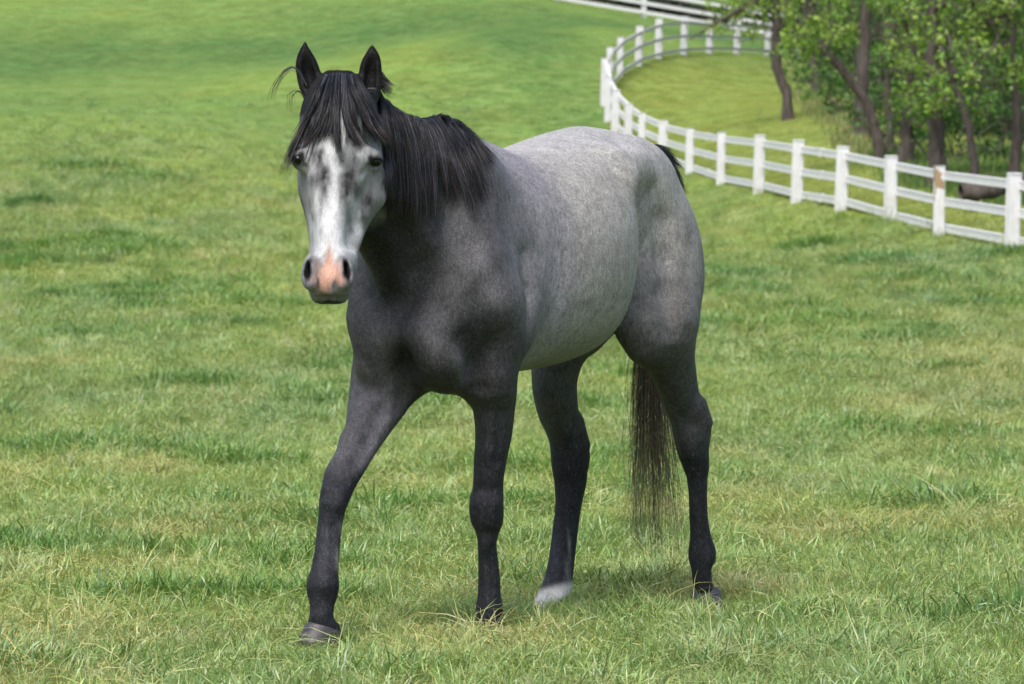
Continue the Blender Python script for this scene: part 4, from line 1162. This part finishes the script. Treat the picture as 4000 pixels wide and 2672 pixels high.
flow = np.where((face_m > .4)[:, None], np.array([.1, 0, -1.0]) * np.ones((NF, 1)), flow)
flow = np.where(((zz > 1.80))[:, None], np.array([0, 0, 1.0]) * np.ones((NF, 1)), flow)
nz = fbm(pt[:, 0] * 7 + pt[:, 1] * 5, pt[:, 2] * 7, 3, 2) - .5
flow = flow + np.stack([nz * .0, nz * .9, nz * .7], 1) + rgf.normal(0, .16, (NF, 3))
flow -= nn * (flow * nn).sum(1, keepdims=True); flow /= np.linalg.norm(flow, axis=1, keepdims=True) + 1e-9
ln = .0105 * rgf.uniform(.6, 1.35, NF) * (1 - .55 * face_m)
ln *= np.where((qh[tri[pick, 0]] > .18) & (PYc[tri[pick, 0]] > 960), .35, 1.0)
sdv = np.cross(flow, nn) * (.00050 * rgf.uniform(.6, 1.3, NF))[:, None]
tipp = pt + flow * ln[:, None] + nn * (ln * rgf.uniform(.08, .26, NF))[:, None]
FVt = np.stack([pt - sdv - nn * .0008, pt + sdv - nn * .0008, tipp], 1).reshape(-1, 3)
fur_me = mesh_np('coat_hair', FVt, np.arange(NF * 3).reshape(-1, 3))
bc = np.clip(col, .003, .9)[tri[pick, 0]]; fk = np.clip(fleck, 0, 1)[tri[pick, 0]]
mott = 1 + (fbm(pt[:, 0] * 62 + pt[:, 1] * 34, pt[:, 2] * 34 + pt[:, 0] * 20, 8, 3) - .5) * 1.2 * fk
fc = bc * (np.exp(rgf.normal(0, .34, NF) * (.35 + .65 * fk)) * mott)[:, None]
wh = (rgf.random(NF) < .10 * fk ** 2 * np.clip(bc.mean(1) / .10, .08, 1))[:, None]
fc = np.where(wh, fc * .35 + np.array([.36, .355, .35]) * .55, fc)
vcol(fur_me, 'Hair', np.repeat(np.clip(fc, .003, .85), 3, axis=0))
m = NT('short_hair')
a2 = m.n('Attribute', {'attribute_name': 'Hair'})
bs = m.n('BsdfPrincipled', Roughness=.5); m.put(bs, 'Base Color', a2.outputs['Color']); bs.inputs['Specular IOR Level'].default_value = .14
fur = link_mesh('coat_hair', fur_me, m.finish(bs), body); tag(fur, kind='stuff')

# ------------------------------------------------------------------ hooves and eyes
def hoof_mesh(ct, cb, rt, rb, toe):
    """ct, cb: centres of the coronet and of the sole; toe: direction the hoof points"""
    ct, cb = np.array(ct), np.array(cb)
    ax = (cb - ct) / np.linalg.norm(cb - ct)
    toe = toe - ax * (toe @ ax); toe /= np.linalg.norm(toe)
    sd = np.cross(ax, toe)
    V, Fc = [], []; n = 28; rings = [(-.10, rt*.90), (0, rt*1.03), (.08, rt*1.05), (.3, rt+(rb-rt)*.35), (.55, rt+(rb-rt)*.6), (.8, rt+(rb-rt)*.85), (1.0, rb), (1.0, rb*.86), (.93, rb*.8), (.9, .005)]
    for t, r in rings:
        c = ct + (cb - ct) * t
        for i in range(n):
            a = 2 * math.pi * i / n
            f = 1.0 + .12 * math.cos(a) - (.10 * max(0, -math.cos(a)) ** 4 * (1 if abs(math.sin(a)) < .25 else .3))
            V.append(c + toe * (r * f * math.cos(a)) + sd * (r * .95 * math.sin(a)))
    for j in range(len(rings) - 1):
        for i in range(n):
            Fc.append([j*n+i, j*n+(i+1) % n, (j+1)*n+(i+1) % n, (j+1)*n+i])
    return mesh_np('hoof', V, Fc)
m = NT('hoof_horn')
tc = m.n('TexCoord'); g = tc.outputs['Object']
wv = m.noise(m.mapping(g, (6, 6, 120)), 1.2, 3, .6)
st = m.noise(m.mapping(g, (160, 160, 12)), 1.0, 3, .6)
c1 = m.ramp(m.math('MULTIPLY_ADD', st, .35, m.math('MULTIPLY', wv, .65)), [(.32, (.022, .021, .026)), (.55, (.055, .052, .060)), (.70, (.16, .14, .12))])
bs = m.n('BsdfPrincipled', Roughness=.5); m.put(bs, 'Base Color', c1)
b2 = m.n('Bump', Strength=.4, Distance=.003); m.put(b2, 'Height', wv); m.put(bs, 'Normal', b2)
MAT_HOOF = m.finish(bs)
TOE = np.array([1.0, 0, 0])
def hoof(ct, cb, rt, rb, toe=TOE, label=None):
    o = link_mesh('hoof', hoof_mesh(ct, cb, rt, rb, toe), MAT_HOOF, horse)
    if label: o['label'] = label
    return o
c0 = bp(1264, 2470, -.12); hoof(c0 + [0, 0, .006], c0 + [.026, -.006, -.062], .060, .074, np.array([1, -.12, .25]))
c0 = bp(1911, 2520, .115); hoof(c0, c0 + [.03, 0, -.075], .054, .066)
c0 = bp(2762, 2322, .19); hoof(c0, c0 + [.035, .03, -.062], .052, .060, np.array([.75, 0, -.65]))
c0 = bp(2098, 2385, -.17); hoof(c0 + [-.01, 0, -.010], c0 + [.015, 0, -.06], .050, .060)

m = NT('eye_dark')
tc = m.n('TexCoord')
bs = m.n('BsdfPrincipled', Roughness=.16); bs.inputs['Base Color'].default_value = (.006, .003, .002, 1)
bs.inputs['Specular IOR Level'].default_value = .35
MAT_EYE = m.finish(bs)
def ball(name, c, r, mat, parent, n=16):
    bm = bmesh.new(); bmesh.ops.create_uvsphere(bm, u_segments=n*2, v_segments=n, radius=1)
    for v in bm.verts: v.co = Vector((v.co.x * r[0], v.co.y * r[1], v.co.z * r[2])) + Vector(c)
    me = bpy.data.meshes.new(name); bm.to_mesh(me); bm.free()
    for p in me.polygons: p.use_smooth = True
    return link_mesh(name, me, mat, parent)
for ex, ey in ((1166, 622), (1464, 632)):
    p = surf(ex, ey)
    ball('eye', p - VD * .0165, (.021, .021, .017), MAT_EYE, horse)

# ------------------------------------------------------------------ hair
def strands(name, guides, n, mat, parent, r=.0008, npt=12, spread=.02, clump=.6, nclump=60, lift=.012, colf=None, lenjit=.25, wav=.006, seed=1, gpos=None):
    """guides: list of (k,3) body-frame polylines, neighbours are blended; one tube mesh of many hairs"""
    rg = np.random.default_rng(seed)
    G = []
    for g in guides:
        g = np.asarray(g, float)
        s = np.concatenate([[0], np.cumsum(np.linalg.norm(np.diff(g, axis=0), axis=1))]); s /= s[-1]
        G.append(pchip(s, g, np.linspace(0, 1, npt)))
    G = np.array(G); ng = len(G)
    cu = np.sort(rg.uniform(0, ng - 1, nclump))
    cj = rg.normal(0, spread, (nclump, 3))
    u = rg.uniform(0, ng - 1, n)
    ci = np.argmin(np.abs(cu[None, :] + rg.normal(0, .05, (n, 1)) - u[:, None]), 1)
    T = np.linspace(0, 1, npt)
    w_ = clump * T[None, :] ** .7
    ue = u[:, None] * (1 - w_) + cu[ci][:, None] * w_
    i0 = np.clip(ue.astype(int), 0, ng - 2); f = (ue - i0)[..., None]
    ti = np.broadcast_to(np.arange(npt), ue.shape)
    L = 1 - lenjit * rg.random(n) ** 1.5
    tt = T[None, :] * L[:, None] * (npt - 1)
    t0 = np.clip(tt.astype(int), 0, npt - 2); tf = (tt - t0)[..., None]
    def samp(gi): return G[gi, t0] * (1 - tf) + G[gi, t0 + 1] * tf
    P = samp(i0) * (1 - f) + samp(i0 + 1) * f
    own = rg.normal(0, spread * .45, (n, 3))
    P = P + (cj[ci] * .6 + own)[:, None, :] * (T[None, :, None] ** .8)
    ph = rg.uniform(0, 6.28, (n, 2)); am = rg.normal(0, wav, (n, 2))
    P = P + UD * (am[:, :1] * np.sin(T[None] * rg.uniform(3, 7, (n, 1)) + ph[:, :1]) * T[None])[..., None] + VD * (am[:, 1:] * np.sin(T[None] * 4 + ph[:, 1:]) * T[None])[..., None]
    P = P + (VD * np.abs(rg.normal(lift, lift * .6, (n, 1))))[:, None, :] * np.sin(np.clip(T * 1.5 + .15, 0, 1.57))[None, :, None]
    D = np.gradient(P, axis=1); D /= np.linalg.norm(D, axis=2, keepdims=True) + 1e-9
    ref = np.array([.3, .9, .3]); X = np.cross(D, ref); X /= np.linalg.norm(X, axis=2, keepdims=True) + 1e-9
    Y = np.cross(D, X)
    rad = (r * (.6 + .8 * rg.random((n, 1))) * (1.0 - .75 * T[None] ** 2))[..., None]
    ring = [P + (X * math.cos(a) + Y * math.sin(a)) * rad for a in (0, 2.094, 4.189)]
    V = np.stack(ring, 2)                       # n, npt, 3, 3
    base = (np.arange(n)[:, None, None] * npt + np.arange(npt - 1)[None, :, None]) * 3
    k = np.arange(3)[None, None, :]; k2 = (k + 1) % 3
    Fq = np.stack([base + k, base + k2, base + 3 + k2, base + 3 + k], -1).reshape(-1, 4)
    me = mesh_np(name, V.reshape(-1, 3), Fq)
    cs = colf(rg, n, T, u / (ng - 1))           # n, npt, 3
    vcol(me, 'Hair', np.repeat(cs.reshape(-1, 3), 3, axis=0))
    return link_mesh(name, me, mat, parent)
m = NT('long_hair')
at_ = m.n('Attribute', {'attribute_name': 'Hair'})
bs = m.n('BsdfPrincipled', Roughness=.38); m.put(bs, 'Base Color', at_.outputs['Color'])
bs.inputs['Specular IOR Level'].default_value = .45
MAT_HAIR = m.finish(bs)
def black_hair(tip):
    def f(rg, n, T, u):
        b = rg.choice([.009, .018, .045, .11], n, p=[.36, .34, .20, .10]) * rg.uniform(.7, 1.3, n)
        c = b[:, None, None] * np.array([1, 1.03, 1.22])
        w_ = (np.clip((T - .62) / .38, 0, 1) ** 1.5)[None, :, None] * (rg.random(n) < tip)[:, None, None]
        return c * (1 - w_) + np.array([.075, .04, .024]) * w_
    return f
def gp(pts, lift=0.0):
    p = np.asarray(pts, float); s = np.concatenate([[0], np.cumsum(np.linalg.norm(np.diff(p, axis=0), axis=1))])
    return [surf(*q) + VD * lift for q in pchip(s, p, np.linspace(0, s[-1], 14))]
mane_px = [[(1478,350),(1496,430),(1504,560),(1508,700),(1508,830)],[(1498,384),(1524,480),(1536,600),(1542,720),(1540,850)],[(1530,412),(1562,500),(1575,620),(1580,740),(1578,860)],
           [(1565,438),(1600,530),(1615,640),(1620,760),(1616,880)],[(1600,458),(1635,560),(1652,680),(1658,790),(1652,870)],[(1640,472),(1675,560),(1684,660),(1686,760),(1688,835)],
           [(1672,466),(1708,540),(1726,640),(1736,720),(1745,775)],[(1702,458),(1752,550),(1788,660),(1826,760),(1848,845)],[(1732,456),(1790,540),(1840,640),(1880,745),(1903,825)],
           [(1762,464),(1820,540),(1868,620),(1902,690)],[(1790,482),(1836,532),(1882,582),(1932,633)],[(1815,508),(1850,550),(1888,592),(1915,622)]]
mane_g = []
for g in mane_px:
    r0 = surf(g[0][0], g[0][1] + 14)
    q = [np.array([r0[0], 0.0, r0[2] + .012]) - VD * .01] + gp(g, .010 if len(mane_g) < 7 else .024)
    mane_g.append(q)
strands('mane', mane_g, 4800, MAT_HAIR, horse, r=.0009, spread=.015, clump=.84, nclump=48, lift=.014, colf=black_hair(.12), lenjit=.62, seed=3)
fl_px = [[(1268,290),(1232,370),(1192,470),(1150,560),(1118,640),(1094,700)],[(1286,294),(1252,390),(1206,490),(1166,560),(1134,620)],[(1296,290),(1268,390),(1235,490),(1198,550),(1176,580)],
         [(1306,288),(1284,400),(1264,490),(1234,545),(1205,575)],[(1316,287),(1305,400),(1298,480),(1286,540)],[(1326,287),(1320,380),(1316,480),(1322,560),(1330,600)],
         [(1340,287),(1348,370),(1362,460),(1392,530),(1420,565)],[(1355,288),(1384,370),(1418,460),(1456,535),(1482,575)],[(1378,290),(1414,370),(1450,450),(1488,510),(1530,560)],[(1398,296),(1436,370),(1462,440),(1494,510)]]
fl_g = []
for g in fl_px:
    q = [surf(*p) for p in g]
    for i in range(1, len(q)):                    # beyond the outline of the face the lock hangs beside it
        if g[i][0] < 1175 or g[i][0] > 1485: q[i] = bpY(g[i][0], g[i][1], 14.27 if g[i][0] < 1300 else 14.22)
    fl_g.append(q)
strands('forelock', fl_g, 2300, MAT_HAIR, horse, r=.0009, spread=.009, clump=.88, nclump=36, lift=.016, colf=black_hair(.25), lenjit=.35, seed=5)
thin = [[(1318,288),(1306,420),(1312,540),(1330,660)],[(1328,288),(1322,420),(1330,540),(1336,640)],[(1345,288),(1352,420),(1350,520),(1338,610)],[(1350,288),(1362,420),(1362,520),(1348,600)]]
strands('forelock', [gp(t, .004) for t in thin[:2]], 34, MAT_HAIR, horse, r=.0008, spread=.004, nclump=3, lift=.016, colf=black_hair(.1), seed=21)
strands('forelock', [gp(t, .004) for t in thin[2:]], 26, MAT_HAIR, horse, r=.0008, spread=.004, nclump=3, lift=.016, colf=black_hair(.1), seed=22)
side = [[(1300,290),(1260,380),(1225,480),(1205,570),(1180,640)],[(1310,290),(1280,400),(1250,500),(1225,590),(1200,660)]]
strands('forelock', [gp(t, .004) for t in side], 40, MAT_HAIR, horse, r=.0008, spread=.008, nclump=6, lift=.016, colf=black_hair(.1), seed=23)
right = [[(1392,300),(1440,390),(1486,480),(1530,540),(1600,585)],[(1385,300),(1428,400),(1474,500),(1500,570),(1540,610)]]
strands('forelock', [gp(t, .012) for t in right], 120, MAT_HAIR, horse, r=.0008, spread=.012, nclump=12, lift=.016, colf=black_hair(.9), seed=24)
fly = [[(1200,330),(1140,255),(1095,290),(1066,350),(1055,410)],[(1200,340),(1150,275),(1105,310),(1075,365),(1062,415)],[(1190,385),(1160,350),(1120,370),(1117,430),(1150,460)],[(1192,395),(1172,360),(1150,385),(1152,430),(1180,430)],[(1190,400),(1180,430),(1155,480),(1140,560),(1128,600)]]
strands('forelock', [[bpY(x, y, 14.30) for x, y in g] for g in fly[:2]], 16, MAT_HAIR, horse, r=.0007, spread=.006, nclump=3, lift=.002, colf=black_hair(.6), seed=8)
strands('forelock', [[bpY(x, y, 14.30) for x, y in g] for g in fly[2:4]], 7, MAT_HAIR, horse, r=.0007, spread=.006, nclump=3, lift=.002, colf=black_hair(.1), seed=9)
tuft = [[(1486,270),(1500,300),(1512,330)],[(1486,300),(1506,330),(1530,352)],[(1482,335),(1500,350),(1518,362)]]
strands('mane', [[bpY(x, y, 14.46) for x, y in g] for g in tuft], 160, MAT_HAIR, horse, r=.0008, spread=.012, nclump=14, lift=.002, colf=black_hair(.1), seed=10)
# tail
def tail_col(rg, n, T, u):
    b = np.where(rg.random(n) < .14, 0, 1)[:, None, None]
    dark = np.array([.022, .019, .018]); tan = np.array([.23, .175, .115])
    w_ = np.clip((T - .34) / .25, 0, 1)[None, :, None]
    tipc = tan * rg.uniform(.6, 1.25, (n, 1, 1))
    c = dark * (1 - w_) + (b * tipc + (1 - b) * dark * 2.2) * w_
    return c
tail_g = []
for i, x in enumerate((-1, -.6, -.2, .2, .6, 1)):
    tail_g.append([bpY(2530 + 8*x, 575, 16.16), bpY(2585 + 10*x, 610, 16.24), bpY(2626 + 14*x, 690, 16.36), bpY(2632 + 20*x, 820, 16.40), bpY(2600 + 34*x, 1000, 16.42),
                   bpY(2560 + 44*x, 1250, 16.41), bpY(2550 + 52*x, 1500, 16.40), bpY(2556 + 66*x, 1750, 16.40), bpY(2562 + 84*x, 1950, 16.40), bpY(2574 + 86*x, 2190, 16.40)])
strands('tail', tail_g, 950, MAT_HAIR, horse, r=.0009, npt=20, spread=.026, clump=.88, nclump=30, lift=.0, colf=tail_col, lenjit=.55, wav=.034, seed=12)
stub = [[bpY(2505, 562, 16.10), bpY(2565, 572, 16.16), bpY(2635, 608, 16.24)], [bpY(2530, 575, 16.10), bpY(2595, 606, 16.16), bpY(2655, 668, 16.24)], [bpY(2560, 600, 16.10), bpY(2625, 665, 16.16), bpY(2668, 745, 16.24)], [bpY(2590, 640, 16.10), bpY(2645, 715, 16.18), bpY(2682, 800, 16.26)]]
strands('tail', stub, 900, MAT_HAIR, horse, r=.0009, npt=8, spread=.012, nclump=30, lift=.0, colf=black_hair(.0), lenjit=.5, seed=13)
del F
